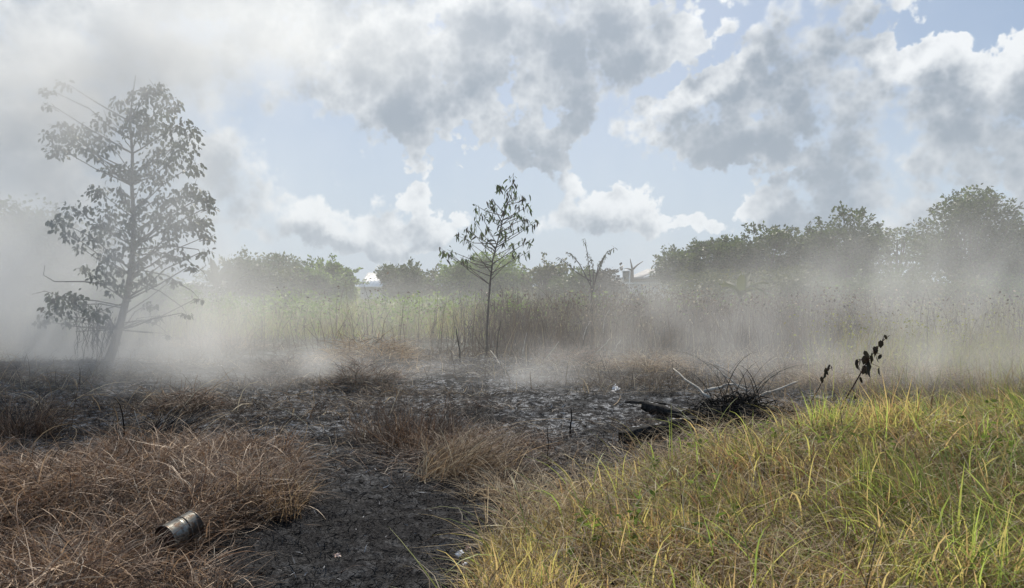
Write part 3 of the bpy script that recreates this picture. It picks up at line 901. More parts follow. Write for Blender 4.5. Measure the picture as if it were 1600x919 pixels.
# ------------------------------------------------------------------ the thin sapling in the middle
bs = ground_at(761, 552); bs.z = gz(bs.x, bs.y); YS = bs.y
sp_ = empty('sapling', bs)
tag(sp_, 'thin upright sapling with drooping sparse leaves in the centre', 'sapling')
tp = [(761, 556), (761, 520), (763, 480), (766, 440), (770, 405), (777, 380), (784, 350), (790, 325), (797, 300), (803, 276)]
trunk_pts = [at(a, b_, YS) for a, b_ in tp]; trunk_pts[0].z = bs.z - .1
link('trunk', Bag().tube(trunk_pts, [.028, .025, .023, .021, .018, .015, .012, .009, .006, .003], 7).mesh('trunk', smooth=True, origin=bs), M_bark, sp_)
ZC = [(180,510),(190,530),(235,530),(215,515),(290,560),(340,545),(320,570),(265,430),(310,440),(350,400),(325,395),(340,470),(370,345),(430,490),(450,460),(400,430),(440,380),(380,260),(400,300),(470,230),(430,290),(480,270),
      (520,160),(500,145),(595,100),(600,150),(560,190),(620,190),(660,210),(680,265),(640,250),(550,250),(560,300),(620,300),(670,340),(660,370),(730,350),(700,365),(530,390),(580,390),(550,460),(600,480),(570,420),
      (700,455),(640,530),(690,520),(610,510),(650,460),(600,340),(510,340),(470,320),(455,250),(520,420),(585,240),(645,320)]
lst = []
tw = Bag()
for (zx, zy) in ZC:
    cx_, cy_ = 640 + zx / 3.675, 250 + zy / 3.675
    c = np.array(at(cx_, cy_, YS + rng.uniform(-.55, .55)))
    low_y = min(cy_ + 10 + abs(cx_ - 780) * .45, 425)
    low_y = float(np.clip(low_y + rng.normal(0, 16), 290, 445))
    a0 = np.array([np.interp(-low_y, [-q_[1] for q_ in tp], [p_[k_] for p_ in trunk_pts]) for k_ in range(3)])
    mid_ = a0 * .5 + c * .5 + np.array([rng.normal(0, .06), rng.normal(0, .06), rng.normal(-.03, .06)])
    tw.tube([a0, mid_, c], [.011, .008, .003], 4, cap=False)
    for _ in range(9):
        f = rng.uniform(.0, .6)
        p_ = c * (1 - f * .35) + mid_ * f * .35 + rng.normal(0, .045, 3)
        lst.append((p_, np.array([rng.normal(0, .5), rng.normal(0, .5), -.9 + rng.normal(0, .4)]), rng.uniform(.09, .19)))
link('branches', tw.mesh('branches', origin=bs), M_bark, sp_)
leaf_objects(sp_, lst, 'lance', [M_leafh, M_leafb, M_leafh], 300, M_leafh)

# ------------------------------------------------------------------ grasses
def density_pick(n, xr, yr, fn):
    x, y = rr(n, *xr), rr(n, *yr)
    k_ = rng.random(n) < fn(x, y)
    return x[k_], y[k_]

# living grass in the right foreground; edge of the patch runs obliquely
ex = np.array([-.38, -.18, -.06, .56, 1.25, 2.1, 2.9, 3.8, 5.0, 9.5])   # x along the far-left edge
ey = np.array([3.2, 4.1, 5.0, 6.0, 6.6, 7.3, 7.9, 8.6, 9.1, 9.4])
def in_green(x, y):
    edge_y = np.interp(x, ex, ey) + (fbm(x * 1.7, y * 1.7, 40, 3) - .5) * .9
    return np.clip((edge_y - y) / .35, 0, 1) * (x > -.75)
x, y = density_pick(146000, (-.8, 8.8), (2.9, 9.6), lambda x, y: in_green(x, y) * np.clip((fbm(x * 2.1, y * 2.6, 57, 3) - .30) / .14, .22, 1) * (np.abs(x) < y * .86 + 1.5))
n = len(x)
patch = fbm(x * 1.3, y * 1.3, 50, 3)
hmod = .55 + 1.5 * (fbm(x * 1.2, y * 1.2, 61, 3) - .2)
edge_f = np.clip((np.interp(x, ex, ey) - y) / 1.3, .15, 1)
L = rr(n, .18, .62) * hmod * (.45 + .55 * edge_f) * np.clip(.72 + .08 * x, .7, .98)
azb = fbm(x * .6, y * .6, 77, 2) * 6.28 * 1.6
az_ = 3.4 + (azb - 5) * .75 + rng.normal(0, 1.0, n)
lodge = np.clip((fbm(x * 1.6, y * 1.6, 66, 3) - .42) / .15, 0, 1)
th0 = np.abs(rng.normal(.40, .35, n)) + lodge * rr(n, .2, .9); th1 = th0 + np.abs(rng.normal(.9, .6, n))
tnt = np.clip(.0 + 1.9 * (patch - .36) + rng.normal(.14, .22, n) + .05 * np.minimum(x, 3), 0, 1)
tnt = np.where(rng.random(n) < .30, rng.random(n) * .35, tnt)
gold = np.clip(1.3 - edge_f * 1.0, 0, 1) * np.clip((2.4 - x) / 1.5, 0, 1) + np.clip((1.1 - x) / 1.0, 0, 1) * .9
tnt = np.where(rng.random(n) < gold * .8, rr(n, .08, .42), tnt)
V, Q, t = blades(on_ground(x, y), L, .005 + .011 * rng.random(n) ** 1.8, az_, th0, th1, 3, tnt, roll=.7, wob=.7)
tag(link('green_grass', mesh('green_grass', V, Q, t), M_green), 'sunlit yellow green grass filling the right foreground', 'grass', kind='stuff')
# long coarse blades arching over the rest
x, y = density_pick(5600, (-.6, 8.8), (3.0, 9.2), lambda x, y: in_green(x, y + .35) * (np.abs(x) < y * .86 + 1.5))
n = len(x)
V, Q, t = blades(on_ground(x, y), rr(n, .4, .8), rr(n, .006, .012), 3.5 + rng.normal(0, 1.2, n), rr(n, .15, .8), rr(n, 1.2, 2.3), 7, np.clip(rng.normal(.5, .3, n), 0, 1), roll=.5, wob=.6)
tag(link('long_grass', mesh('long_grass', V, Q, t), M_green), 'long coarse blades arching over the green grass', 'grass', kind='stuff')
x, y = density_pick(2600, (-.6, 8.8), (3.0, 9.2), lambda x, y: in_green(x, y + .2) * np.clip((fbm(x * 1.4, y * 1.4, 71, 3) - .42) / .1, 0, 1) * (np.abs(x) < y * .86 + 1.5))
n = len(x)
V, Q, t = blades(on_ground(x, y), rr(n, .25, .6), rr(n, .004, .009), rr(n, 0, 6.28), rr(n, 0, .5), rr(n, .3, 1.4), 5, rr(n, .0, .55), roll=.8, wob=.8)
tag(link('rust_stems', mesh('rust_stems', V, Q, t), M_straw), 'rust brown dry stems in patches among the green grass', 'dead stems', kind='stuff')
# dead thatch among it
x, y = density_pick(104000, (-.9, 8.8), (2.9, 9.8), lambda x, y: np.clip(in_green(x, y) + .0, 0, 1) * (np.abs(x) < y * .86 + 1.5))
n = len(x)
V, Q, t = blades(on_ground(x, y, .0) + np.stack([np.zeros(n), np.zeros(n), rng.random(n) ** 1.5 * .24], -1), rr(n, .12, .45), .0025 + .005 * rng.random(n) ** 2, rr(n, 0, 6.28), rr(n, .5, 1.7), rr(n, 1.2, 2.2), 3,
                  np.clip(rng.normal(.62, .28, n), 0, 1), roll=.8, wob=1.0)
tag(link('dead_thatch', mesh('dead_thatch', V, Q, t), M_pale), 'pale dead straw tangled among the green grass', 'dead grass', kind='stuff')

# broad-leaved weeds and bright blades standing in the grass
x, y = density_pick(900, (.3, 6.6), (3.6, 9.0), lambda x, y: in_green(x, y + .3) * (fbm(x * 1.1, y * 1.1, 91, 2) > .5) * (np.abs(x) < y * .86 + 1.2))
P, dd = [], []
for a, b_ in zip(x, y):
    h_ = rng.uniform(.12, .42)
    for k_ in range(7):
        P.append((a + rng.normal(0, .03), b_ + rng.normal(0, .03), gz(a, b_) + h_ * (.5 + .5 * k_ / 7)))
        dd.append((rng.normal(), rng.normal(), rng.normal(.2, .5)))
P = np.array(P); dd = np.array(dd)
V, T, t = leaves('broad', P, dd, rr(len(P), .03, .065), rr(len(P), -1, 1), rr(len(P), .3, 1))
tag(link('weeds', mesh('weeds', V, None, t, T), M_weed), 'small broad leaved weeds scattered in the green grass', 'weeds', kind='stuff')

# brown scorched straw mat in the left foreground
def in_left(x, y):
    nz = (fbm(x * 1.1, y * 1.1, 140, 3) - .5)
    e1 = 7.3 + .25 * (x + 3) + nz * 1.6             # far edge
    e2 = np.interp(y, [3, 4, 4.8, 5.6, 6.6, 7.5], [-1.35, -1.45, -1.62, -1.5, -1.7, -2.6]) + nz * .7
    gap = np.clip((fbm(x * 1.25 + 4, y * 1.6, 150, 3, .55) - .36) / .10, .10, 1)
    return np.clip((e1 - y) / .4, 0, 1) * np.clip((e2 - x) / .25, 0, 1) * gap
x, y = density_pick(128000, (-7.5, -1.0), (2.9, 8.6), lambda x, y: in_left(x, y) * (np.abs(x) < y * .86 + 1.3))
n = len(x)
azb = fbm(x * .8, y * .8, 177, 2) * 6.28 * 1.5
hump = np.maximum(fbm(x * 1.5, y * 1.5, 188, 3) - .3, 0)
lift = rng.random(n) ** 1.2 * (.03 + .55 * hump)
V, Q, t = blades(on_ground(x, y, 0) + np.stack([0 * x, 0 * x, lift], -1), rr(n, .12, .45), .003 + .006 * rng.random(n) ** 2, azb + rng.normal(0, 1.5, n), rr(n, .5, 1.8), rr(n, 1.0, 2.4), 4,
                  np.clip(rng.normal(.50, .30, n) + (hump - .2) * .5, 0, 1), roll=.9, wob=1.2)
tag(link('scorched_straw', mesh('scorched_straw', V, Q, t), M_straw), 'matted brown scorched straw covering the left foreground', 'dead grass', kind='stuff')
# loose upright stalks standing out of it
x, y = density_pick(9000, (-7.5, -1.0), (3.2, 8.6), lambda x, y: in_left(x, y) * (np.abs(x) < y * .86 + 1.3))
n = len(x)
V, Q, t = blades(on_ground(x, y), rr(n, .15, .55), rr(n, .004, .008), rr(n, 0, 6.28), rr(n, .1, 1.2), rr(n, .8, 2.2), 5, np.clip(rng.normal(.8, .15, n), 0, 1), roll=.8, wob=1.2)
tag(link('loose_stalks', mesh('loose_stalks', V, Q, t), M_straw), 'lighter loose stalks standing out of the brown straw', 'dead grass', kind='stuff')

# thinner dark straw over the rest of the burnt ground
def in_mid(x, y):
    v = fbm(x * .55, y * .8, 240, 4)
    band = np.clip((v - .46) / .12, 0, 1)
    path = np.exp(-((x + .75 + .12 * (y - 5)) / .75) ** 2) * (y < 7.4)   # bare trodden ash in the middle
    a = np.clip(band * (1 - .93 * path), 0, 1)
    c1 = np.exp(-((x + .55) / .75) ** 2 - ((y - 7.3) / .8) ** 2) * 1.4
    c2 = np.exp(-((x + 1.1) / .6) ** 2 - ((y - 8.6) / .9) ** 2)
    c3 = np.exp(-((x - .15) / .5) ** 2 - ((y - 6.3) / .7) ** 2) * .9
    return np.clip(a * .55 + c1 + c2 + c3, 0, 1)
x, y = density_pick(190000, (-10.5, 8.5), (3.2, 13.5), lambda x, y: in_mid(x, y) * (np.abs(x) < y * .86 + 1.2) * (1 - in_green(x, y)))
n = len(x)
ctr = np.clip(np.exp(-((x + .4) / .9) ** 2 - ((y - 7.2) / 1.0) ** 2), 0, 1)
V, Q, t = blades(on_ground(x, y) + np.stack([0 * x, 0 * x, rng.random(n) * (.03 + .10 * ctr)], -1), rr(n, .08, .36) * (1 + .5 * ctr), rr(n, .0025, .006), rr(n, 0, 6.28), rr(n, .6, 1.8), rr(n, 1.2, 2.2), 3,
                  np.clip(rng.normal(.20, .17, n) + .35 * ctr, 0, 1), roll=.9, wob=1.2)
tag(link('burnt_straw', mesh('burnt_straw', V, Q, t), M_straw), 'thin dark burnt straw strewn over the ash', 'dead grass', kind='stuff')

# char crumbs and flakes over the bare ash
rsel = rng.random(115000) ** 1.4
y = 3.0 + rsel * 13
x = (rng.random(len(y)) - .5) * 2 * (y * .84 + 1.0)
k_ = rng.random(len(y)) < np.clip(1 - in_green(x, y) - in_left(x, y) * .8, 0, 1)
x, y = x[k_], y[k_]; n = len(x)
V, Q, t = blades(on_ground(x, y, .012), rr(n, .012, .08) * (.8 + y / 20), rr(n, .003, .009) * (.7 + y / 16), rr(n, 0, 6.28), rr(n, .6, 1.6), rr(n, 1.0, 2.4), 2,
                  np.clip(rng.normal(.40 + .14 * np.clip((y - 5) / 4, 0, 1), .27, n), 0, 1), roll=1.2, wob=1.5)
tag(link('char_debris', mesh('char_debris', V, Q, t), M_char), 'crumbled black char and grey ash flakes on the ground', 'ash', kind='stuff')

# flattened pale and grey stalks farther off
def strip(n0, yr, fn, lmin, lmax, w0, mat, name, label, t_mu, t_sd, up, seed, segs=3, cat='dead grass', xr=None):
    y = rng.uniform(yr[0], yr[1], n0)
    x = (rng.random(n0) - .5) * 2 * (y * .84 + 1.0)
    k_ = rng.random(n0) < fn(x, y)
    x, y = x[k_], y[k_]; n = len(x)
    hm = .25 + 1.5 * fbm(x * .55, y * .3, seed, 4, .6)
    V, Q, t = blades(on_ground(x, y), rr(n, lmin, lmax) * hm, w0 * y / 16 * rr(n, .5, 1.5), rr(n, 0, 6.28), np.abs(rng.normal(up, .45, n)), np.abs(rng.normal(up + .8, .8, n)), segs,
                      np.clip(rng.normal(t_mu, t_sd, n) + (fbm(x * .3, y * .3, seed + 5, 3) - .5) * .5, 0, 1), roll=.8, wob=1.0)
    return tag(link(name, mesh(name, V, Q, t), mat), label, cat, kind='stuff')

pxl = lambda x, y: 800 + FPX * x / y
strip(44000, (11, 22), lambda x, y: np.clip((fbm(x * .5, y * .5, 300, 3) - .40) / .2, 0.08, 1), .15, .6, .011, M_reed, 'fallen_stalks', 'fallen grey and pale stalks across the smoking middle ground', .52, .30, 1.1, 301)
strip(60000, (16.5, 34), lambda x, y: np.clip((pxl(x, y) - 690) / 160, .06, 1) * np.clip((1500 - pxl(x, y)) / 250, .35, 1) * np.clip((y - 16.5 + 2 * fbm(x * .5, y * .5, 320, 2)) / 2.5, 0, 1), .7, 1.5, .012, M_reed, 'standing_reeds',
      'tall dark scorched reeds standing behind the sapling and to the right', .38, .22, .12, 321)
strip(52000, (22, 44), lambda x, y: np.clip(1.1 - np.abs(pxl(x, y) - 480) / 520, .0, 1), .55, 1.05, .013, M_far, 'far_grass', 'greenish tall grass at the far left side of the field', .52, .25, .22, 341, cat='grass')
strip(64000, (10.0, 34), lambda x, y: np.clip((pxl(x, y) - 1250) / 250, 0, 1) * .9, .5, 1.1, .011, M_far, 'pale_grass', 'pale yellow green grass fading into smoke on the right', .42, .28, .35, 361, cat='grass')
strip(62000, (9.0, 17), lambda x, y: np.clip((pxl(x, y) - 1080) / 200, 0, 1) * np.clip((fbm(x * .7, y * .7, 380, 3) - .3) / .2, 0, 1), .25, .6, .006, M_pale, 'pale_straw', 'pale straw lying behind the green grass on the right', .5, .3, 1.0, 381)

strip(2600, (6.6, 11.5), lambda x, y: np.clip((-.9 - x) / .8, 0, 1) * .9 + .05, .3, .9, .014, M_pale, 'long_stalks', 'long pale and brown stalks lying across the burnt ground on the left', .45, .33, 1.25, 391, segs=5)

def undergrowth(n0, yr, fn, hmax, size, mat, name, label, mu):
    y = rng.uniform(yr[0], yr[1], n0); x = (rng.random(n0) - .5) * 2 * (y * .84 + 1.0)
    hm = fbm(x * .6, y * .4, 511, 4, .6)
    k_ = rng.random(n0) < fn(x, y) * np.clip((hm - .35) / .2, 0, 1)
    x, y, hm = x[k_], y[k_], hm[k_]; n = len(x)
    P = np.stack([x, y, gh(x, y) + hmax * hm * rng.random(n) ** .7], -1)
    V, T, t = leaves('far', P, rng.normal(size=(n, 3)), size * y / 20 * rr(n, .5, 1.5), rr(n, -1.5, 1.5), np.clip(rng.normal(mu, .25, n), 0, 1))
    tag(link(name, mesh(name, V, None, t, T), mat), label, 'undergrowth', kind='stuff')
undergrowth(60000, (18, 36), lambda x, y: np.clip((pxl(x, y) - 700) / 150, .1, 1), 2.2, .07, M_reed, 'scorched_undergrowth', 'tangled scorched leaves and twigs among the standing reeds', .5)
undergrowth(60000, (22, 43), lambda x, y: np.clip(1.15 - np.abs(pxl(x, y) - 560) / 420, .15, 1), 2.0, .08, M_leafg, 'green_undergrowth', 'low sunlit green bushes in front of the far trees', .8)
undergrowth(52000, (12, 32), lambda x, y: np.clip((pxl(x, y) - 1200) / 250, 0, 1), 1.7, .06, M_far, 'pale_undergrowth', 'pale weeds in the smoke on the right', .7)

# ------------------------------------------------------------------ tussocks
def tussock(px, py, r, n, lmin, lmax, mat, label, t_mu=.5, th=(.1, 1.0), bend=(.4, 1.4), w=(.004, .008), az=None, segs=7, dome=0.0, group='burnt grass tussocks', Y=None):
    c = ground_at(px, py)
    if Y: c = Vector((X(px, Y), Y, 0))
    c.z = gz(c.x, c.y)
    a = rr(n, 0, 6.28); q = np.sqrt(rng.random(n)) * r * (1 + .35 * np.sin(3 * a + px)) * rr(n, .8, 1.3)
    x, y = c.x + q * np.cos(a), c.y + q * np.sin(a)
    aa = a + rng.normal(0, 1.1, n) if az is None else rng.normal(az[0], az[1], n)
    base_ = np.stack([x, y, gh(x, y) - .01 + dome * rng.random(n) * np.clip(1 - (q / r) ** 2, 0, 1)], -1)
    th0 = rr(n, *th) + np.abs(rng.normal(0, .28, n))
    V, Q, t = blades(base_, rr(n, lmin, lmax) * rng.random(n) ** .35, rr(n, *w), aa, th0, th0 + rr(n, *bend), segs, np.clip(rng.normal(t_mu, .26, n), 0, 1), roll=.8, wob=1.4)
    o = link('grass_tussock', mesh('grass_tussock', V - np.array(c), Q, t), mat)
    o.location = c
    return tag(o, label, 'tussock', group)
tussock(28, 680, .38, 800, .35, .8, M_straw, 'dark spiky tussock at the left edge under the smoke', .38, (.1, .9), (.2, 1.3))
tussock(235, 706, .2, 210, .55, 1.15, M_char, 'tussock of long charred blades fanning to the right above the straw mat', .5, (.25, .8), (.9, 1.5), (.008, .014), az=(.35, .8))
tussock(245, 712, .25, 30, .5, 1.0, M_pale, 'few long pale blades bent over beside the charred fan', .75, (.3, .9), (.7, 1.3), (.008, .013), az=(.3, 1.2))
tussock(288, 640, .45, 1700, .2, .45, M_straw, 'low brown domed tussock just below the smoke left of the path', .42, (.6, 1.5), (.5, 1.2), dome=.3)
tussock(640, 690, .42, 900, .3, .75, M_straw, 'upright dark reddish tussock left of the pale swept one', .3, (.0, .5), (.1, .9), (.003, .006))
tussock(712, 735, .34, 760, .35, .8, M_pale, 'pale straw tussock swept over to the right beside the ash path', .5, (.2, .8), (.7, 1.5), (.004, .008), az=(.5, .7))
tussock(432, 800, .2, 320, .2, .5, M_pale, 'tan upright tussock at the right end of the brown straw mat', .45, (.0, .7), (.2, .9), (.004, .008))
tussock(570, 575, 1.1, 1300, .35, .9, M_pale, 'wide mound of bleached straw in the middle distance', .5, (.6, 1.4), (.4, 1.1), (.008, .014), dome=.45)
tussock(570, 605, .6, 1500, .2, .5, M_straw, 'dark domed tussock below the bleached straw mound', .3, (.5, 1.4), (.4, 1.0), (.004, .008), dome=.3)
tussock(345, 545, 1.0, 500, .4, 1.1, M_pale, 'sparse bleached tussock right of the leaning tree', .4, (.2, 1.2), (.3, 1.1), (.010, .016), dome=.2)
tussock(440, 585, .7, 1100, .2, .5, M_straw, 'burnt black domed tussock left of the bleached mound', .12, (.5, 1.4), (.4, 1.0), (.005, .009), dome=.3)
tussock(1010, 575, .9, 1300, .3, .8, M_pale, 'bleached fallen straw mound in smoke behind the charred boards', .5, (.6, 1.4), (.4, 1.2), (.006, .011), dome=.28)
tussock(890, 565, .8, 900, .3, .8, M_straw, 'dark brown fallen straw mound right of the sapling foot', .4, (.6, 1.4), (.4, 1.2), (.006, .010), dome=.25)
tussock(1300, 608, .7, 1300, .3, .7, M_pale, 'tan straw mound behind the scorched weeds', .45, (.5, 1.3), (.4, 1.3), (.005, .009), dome=.22)
tussock(1450, 600, .9, 1500, .3, .8, M_pale, 'tan straw mound in smoke at the right, behind the green grass', .5, (.5, 1.3), (.4, 1.3), (.005, .010), dome=.25)
tussock(790, 770, .28, 260, .3, .6, M_pale, 'pale wiry tussock where the ash path meets the green grass', .65, (.3, 1.0), (.5, 1.2), (.003, .006))
tussock(850, 800, .35, 420, .3, .65, M_pale, 'straw coloured tussock at the tip of the green grass', .72, (.2, .9), (.5, 1.3), (.003, .007))

# ------------------------------------------------------------------ charred heap, boards and sticks
hp = ground_at(1150, 668); hp.z = gz(hp.x, hp.y) + .03
heap = empty('charred_heap', hp); tag(heap, 'round heap of charred stems behind the green grass', 'heap')
o0 = np.array(hp)
hb = Bag()
for _ in range(900):
    a = rng.uniform(0, 6.28); q = rng.random() ** .6 * .68
    x_, y_ = q * math.cos(a) * 1.2, q * math.sin(a) * .8
    top_ = .33 * max(0, 1 - (q / .6) ** 2)
    z_ = max(.02, top_ * rng.uniform(.45, 1.05))
    dr = rng.uniform(0, 6.28); L = rng.uniform(.06, .24)
    hb.tube([(x_, y_, z_), (x_ + L * .5 * math.cos(dr), y_ + L * .5 * math.sin(dr), z_ + rng.uniform(-.01, .05)), (x_ + L * math.cos(dr), y_ + L * math.sin(dr), max(.01, z_ + rng.uniform(-.1, .05)))],
            [.006, .007, .003], 4, tint=0)
link('stems', hb.mesh('stems'), M_charw, heap)
core = Bag()
u = np.linspace(0, 2 * math.pi, 25)[:-1]; v = np.linspace(0, 1, 7)
V = [(math.cos(a) * (.56 * (1 - k_ ** 2 * .98) ** .5) * 1.1 * (1 + .1 * math.sin(5 * a + 7 * k_)), math.sin(a) * .42 * (1 - k_ ** 2 * .98) ** .5, -.06 + k_ * .30 + .02 * math.sin(4 * a)) for k_ in v for a in u]
Q = [(i_ * 24 + j_, i_ * 24 + (j_ + 1) % 24, (i_ + 1) * 24 + (j_ + 1) % 24, (i_ + 1) * 24 + j_) for i_ in range(6) for j_ in range(24)]
link('core', core.add(V, Q).mesh('core', smooth=True), M_charw, heap)
n = 46
V, Q, t = blades(np.stack([o0[0] + rr(n, -.3, .35), o0[1] + rr(n, -.2, .2), np.full(n, o0[2] + .2)], -1), rr(n, .45, 1.15), rr(n, .008, .013), np.where(rng.random(n) < .6, rng.normal(.0, .5, n), rng.normal(3.1, .6, n)),
                  rr(n, .1, .8), rr(n, 1.5, 2.4), 9, rr(n, 0, .75), roll=.4, wob=.3)
link('arched_blades', mesh('arched_blades', V - o0, Q, t), M_char, heap)

def beam(name, p0, p1, w, h, mat, label, cat, ash=True):
    p0, p1 = Vector(p0), Vector(p1)
    c = (p0 + p1) / 2; L = (p1 - p0).length
    o = empty(name, c); tag(o, label, cat)
    d_ = (p1 - p0).normalized()
    n_ = 14; V = []
    for i_ in range(n_ + 1):
        xx = -L / 2 + L * i_ / n_
        e_ = 1 - .25 * (abs(i_ / n_ - .5) * 2) ** 6
        for (yy, zz) in ((-w, -h), (w, -h), (w, h * .8), (w * .7, h), (-w * .7, h), (-w, h * .8)):
            V.append((xx, (yy * e_ + rng.normal(0, w * .10)) * .5, (zz * e_ + rng.normal(0, h * .10)) * .5))
    Q = [(i_ * 6 + j_, i_ * 6 + (j_ + 1) % 6, (i_ + 1) * 6 + (j_ + 1) % 6, (i_ + 1) * 6 + j_) for i_ in range(n_) for j_ in range(6)]
    T = []
    for s_ in (0, n_):
        for j_ in range(1, 5): T.append((s_ * 6, s_ * 6 + j_, s_ * 6 + j_ + 1))
    bd = link('board' if cat == 'board' else 'wood', Bag().add(V, Q, T).mesh('board'), mat, o)
    q = d_.to_track_quat('X', 'Z')
    o.rotation_mode = 'QUATERNION'; o.rotation_quaternion = q
    if ash:
        A = Bag()
        for i_ in range(9):
            xx = rng.uniform(-L / 2 * .95, L / 2 * .95); yy = rng.uniform(-w, w) * .4; s_ = rng.uniform(.01, .03)
            A.add([(xx - s_, yy - s_ * .6, h / 2 + .002), (xx + s_, yy - s_ * .5, h / 2 + .003), (xx + s_ * .8, yy + s_ * .6, h / 2 + .006), (xx - s_ * .7, yy + s_ * .5, h / 2 + .004)], [(0, 1, 2, 3)], tint=.97)
        tag(link('ash_flakes', A.mesh('ash_flakes'), M_char, o), kind='stuff')
    return o
g1 = ground_at(1006, 645); g2 = ground_at(1085, 664)
beam('charred_board', (g1.x, g1.y, gz(g1.x, g1.y) + .10), (g2.x, g2.y, gz(g2.x, g2.y) + .08), .12, .11, M_charw, 'charred board sticking out left of the charred heap, the farther one', 'board')
g1 = ground_at(972, 704); g2 = ground_at(1085, 678)
beam('charred_board', (g1.x, g1.y, gz(g1.x, g1.y) + .10), (g2.x, g2.y, gz(g2.x, g2.y) + .14),   .12, .14, M_charw, 'charred board with ashen upper edge at the grass edge, the nearer one', 'board')
g1 = ground_at(978, 632); g2 = ground_at(1040, 642)
beam('charred_board', (g1.x, g1.y, gz(g1.x, g1.y) + .05), (g2.x, g2.y, gz(g2.x, g2.y) + .09), .05, .04, M_charw, 'thin ash grey lath behind the farther charred board', 'board', ash=False)

def stick(pts, r0, mat, label, cat='stick', group=None, name='stick'):
    """pts: photo x, y, depth"""
    P = [at(a, b_, d_) for a, b_, d_ in pts]
    c = P[0].copy(); c.z = max(gz(c.x, c.y) - .0, min(p_.z for p_ in P))
    n_ = len(P)
    # resample with slight knots
    Q = []
    for i_ in range(n_ - 1):
        for f in (0, .35, .7): Q.append(P[i_].lerp(P[i_ + 1], f) + Vector((rng.normal(0, r0 * .5), rng.normal(0, r0 * .5), rng.normal(0, r0 * .5))))
    Q.append(P[-1])
    o = link(name, Bag().tube(Q, np.linspace(r0, r0 * .45, len(Q)), 6).mesh(name, smooth=True, origin=c), mat)
    o.location = c
    return tag(o, label, cat, group)
SG = 'pale dead sticks'
stick([(1106, 622, 9.3), (1082, 600, 9.6), (1052, 576, 10.1)], .020, M_stick, 'pale stick rising up left from the charred heap', group=SG)
stick([(1168, 612, 9.6), (1148, 598, 9.8), (1122, 580, 10)], .016, M_stick, 'shorter pale stick above the middle of the charred heap', group=SG)
stick([(1172, 622, 9.3), (1205, 612, 9.6), (1246, 596, 9.9)], .021, M_stick, 'pale stick reaching to the right behind the charred heap', group=SG)
stick([(1100, 612, 9.8), (1135, 602, 9.9), (1166, 603, 9.9)], .022, M_stick, 'grey ash covered stick lying across the back of the heap', group=SG)
stick([(848, 566, 15.5), (862, 549, 15.4), (873, 534, 15.3)], .014, M_stick, 'slanting pale stick with light tip right of the sapling foot', group=SG)
stick([(816, 557, 16), (819, 538, 16), (823, 519, 16)], .013, M_stick, 'upright pale stalk just right of the sapling foot', group=SG)
stick([(911, 530, 17), (914, 518, 17), (921, 504, 17)], .013, M_stick, 'upright pale stalk among the dark reeds', group=SG)
stick([(943, 520, 18), (944, 500, 18), (952, 484, 18)], .012, M_stick, 'crooked pale stalk highest among the dark reeds', group=SG)
stick([(930, 554, 16.5), (942, 541, 16.5), (953, 529, 16.5)], .013, M_stick, 'leaning pale stalk in front of the dark reeds', group=SG)
stick([(960, 550, 16.3), (963, 540, 16.3), (970, 531, 16.3)], .012, M_stick, 'short curved pale stalk right of the leaning one', group=SG)
stick([(767, 548, 16.8), (777, 562, 15.8), (785, 580, 14.2)], .012, M_stick, 'pale stick bending down from the sapling foot', group=SG)
stick([(784, 567, 15.2), (797, 577, 14.6), (809, 590, 13.8)], .010, M_stick, 'thin pale stick lying right below the sapling foot', group=SG)
stick([(755, 566, 16), (754, 585, 14.2), (758, 598, 13.4)], .009, M_stick, 'thin grey stick lying straight below the sapling foot', group=SG)
DG = 'thin black burnt stakes'
stick([(891, 678, 8.2), (892, 655, 8.2), (892, 638, 8.2)], .011, M_charw, 'short thick black stake on the ashen ground left of the boards', 'stake', DG, 'burnt_stake')
stick([(856, 722, 7.0), (856, 690, 7.0), (857, 662, 7.0)], .006, M_charw, 'thin black stake beside the green grass edge', 'stake', DG, 'burnt_stake')
stick([(719, 570, 15.3), (716, 540, 15.3), (713, 514, 15.3)], .016, M_charw, 'black stake left of the sapling foot', 'stake', DG, 'burnt_stake')
stick([(777, 560, 16.5), (777, 530, 16.5), (782, 502, 16.5)], .012, M_charw, 'forked black stem just right of the sapling trunk', 'stake', DG, 'burnt_stake')
stick([(668, 700, 7.6), (670, 670, 7.6), (668, 640, 7.6)], .004, M_charw, 'hair thin black stem in the reddish tussock', 'stake', DG, 'burnt_stake')
# fallen pale blades on the left
for (a, b_, c_, d_, l_) in ((2, 683, 58, 690, 'straight pale stalk lying at the left edge'), (125, 695, 178, 692, 'pale stalk lying above the brown straw mat'), (222, 683, 210, 642, 'pale stalk leaning upright beside the charred fan')):
    Yq = ground_at(a, b_ + 6).y
    stick([(a, b_, Yq), ((a + c_) / 2, (b_ + d_) / 2 - 1, Yq), (c_, d_, Yq)], .006, M_stick, l_, 'stalk', 'pale stalks on the left', 'dry_stalk')

